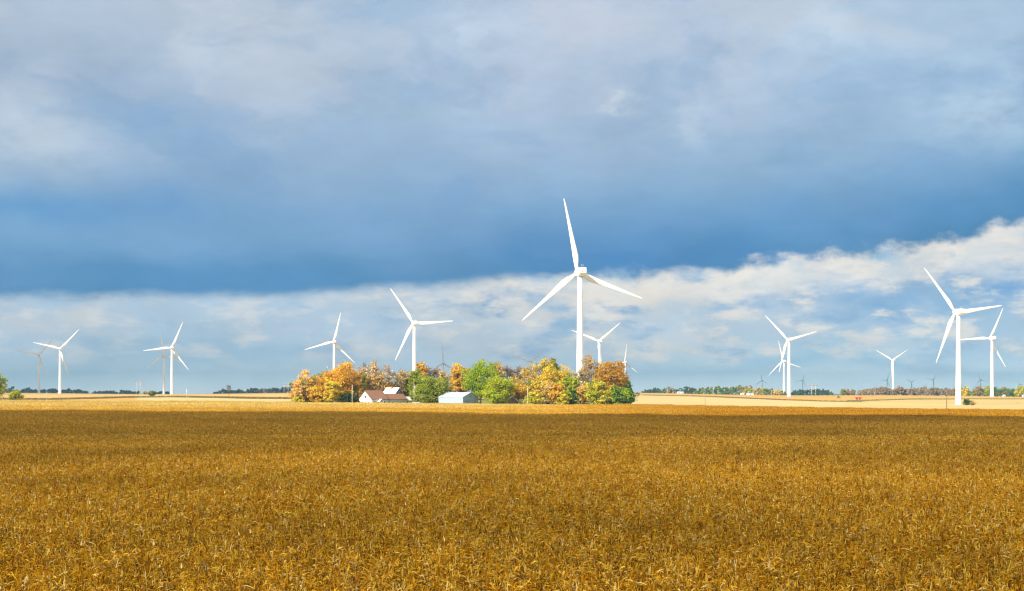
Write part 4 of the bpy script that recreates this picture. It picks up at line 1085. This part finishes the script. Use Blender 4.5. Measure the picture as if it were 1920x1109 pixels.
# ------------------------------------------------------------------ clouds that shade the foreground and the far country
def cloud(outline, hgt, thick, label, seed, clear=(0.0, 0.0), glow=0.0):
    """outline: where the shade falls on the ground; the cloud hangs that far back towards the sun"""
    k = hgt / math.tan(R(SUN_EL)); off = np.array((SUN_H.x * k, SUN_H.y * k))
    poly = np.array(outline, float) + off
    # ragged outline, then rings towards the middle, lumpy above and below
    g = np.random.default_rng(seed); pts = []
    n = len(poly)
    per = np.hypot(*(np.roll(poly, -1, 0) - poly).T); tot = per.sum()
    for i in range(n):
        a, b = poly[i], poly[(i + 1) % n]; m = max(2, int(per[i] / tot * 260))
        for t in range(m): pts.append(a + (b - a) * t / m)
    pts = np.array(pts); m = len(pts)
    s = np.arange(m) / m * 2 * math.pi; wob = sum(g.normal() * np.sin(s * f + g.uniform(0, 6)) for f in (5, 9, 14, 23, 37, 61)) * tot * .0006
    nrm = np.roll(pts, -1, 0) - np.roll(pts, 1, 0); nrm = np.stack([nrm[:, 1], -nrm[:, 0]], -1); nrm /= np.linalg.norm(nrm, axis=1, keepdims=True) + 1e-9
    pts = pts + nrm * wob[:, None]
    cen = pts.mean(0); V = []; Q = []
    fr = np.linspace(1, 0.02, 18)
    for side in (1, -1):
        for f in fr:
            p = cen + (pts - cen) * f
            lump = sum(np.sin(p[:, 0] * w * 6.3 / tot * 40 + ph) * np.cos(p[:, 1] * w * 6.3 / tot * 37 + ph * 1.7) / w for w, ph in ((1, .3), (2.1, 1.2), (4.3, 2.5)))
            zz = side * thick * (1 - f ** 6) ** .5 * (1 + .4 * lump) * (1.0 if side > 0 else .35)
            V.append(np.column_stack([p, hgt + zz]))
    V = np.concatenate(V); nr = len(fr)
    for sd in range(2):
        base = sd * nr * m; I = base + np.arange(nr * m).reshape(nr, m); J = np.roll(I, -1, 1)
        Q.append(np.stack([I[:-1], I[1:], J[1:], J[:-1]], -1).reshape(-1, 4))
    me = np_mesh('cloud', V, [(4, np.concatenate(Q))], None, None, True)
    if True:
        mt = bpy.data.materials.new('cloud_vapour'); mt.use_nodes = True
        N = NT(mt.node_tree); N.n.clear(); out = N.new('ShaderNodeOutputMaterial')
        d = N.new('ShaderNodeBsdfDiffuse'); d.inputs['Color'].default_value = (.60, .62, .66, 1)
        t = N.new('ShaderNodeBsdfTranslucent'); t.inputs['Color'].default_value = (.80, .83, .88, 1)
        mx = N.new('ShaderNodeMixShader'); mx.inputs[0].default_value = glow
        N.l.new(d.outputs[0], mx.inputs[1]); N.l.new(t.outputs[0], mx.inputs[2])
        tp = N.new('ShaderNodeBsdfTransparent'); m2 = N.new('ShaderNodeMixShader')
        g = N.new('ShaderNodeNewGeometry').outputs['Position']
        sp = N.new('ShaderNodeSeparateXYZ'); N.l.new(g, sp.inputs[0])
        thin = N.m('MULTIPLY', N.remap(sp.outputs[1], -720, -340, 0.16, -0.06), 1.0 if clear[1] else 0.0)
        N.l.new(N.m('ADD', N.remap(N.noise(g, .006, 5, .6), .3, .7, clear[0], clear[1]), thin, clamp=True), m2.inputs[0])      # thin vapour lets some sun through
        N.l.new(mx.outputs[0], m2.inputs[1]); N.l.new(tp.outputs[0], m2.inputs[2]); N.l.new(m2.outputs[0], out.inputs[0])
    me.materials.append(mt)
    tag(link('cloud', me), label, 'cloud', kind='structure')
cloud([(-420, 545), (-149, 466), (0, 414), (119, 384), (420, 300), (520, -100), (300, -520), (-300, -560), (-620, -300), (-640, 200)], 600, 60,
      "low grey cloud overhead shading the near corn", 3, (0.26, 0.52), 0.5)
cloud([(-4200, 2800), (-1500, 2630), (-560, 2610), (60, 2720), (150, 2960), (190, 3300), (420, 4300), (1600, 4700), (3200, 4900), (5200, 6500), (5000, 10300), (-3500, 10300), (-5200, 7000)], 2150, 160,
      "high grey cloud shading the far country", 5)

# ------------------------------------------------------------------ haze
hz = MB(); hz.box(-11600, -11600, -25, 11600, 11600, 128)
m = bpy.data.materials.new('haze_air'); m.use_nodes = True
N = NT(m.node_tree); N.n.clear(); out = N.new('ShaderNodeOutputMaterial')
pv = N.new('ShaderNodeVolumePrincipled')
pv.inputs['Color'].default_value = (0.47, 0.82, 1.0, 1); pv.inputs['Density'].default_value = 1.0e-4; pv.inputs['Anisotropy'].default_value = 0.3
N.l.new(pv.outputs[0], out.inputs['Volume'])
o = hz.build('haze', m); tag(o, "thin blue haze over the far fields", 'haze', kind='stuff')
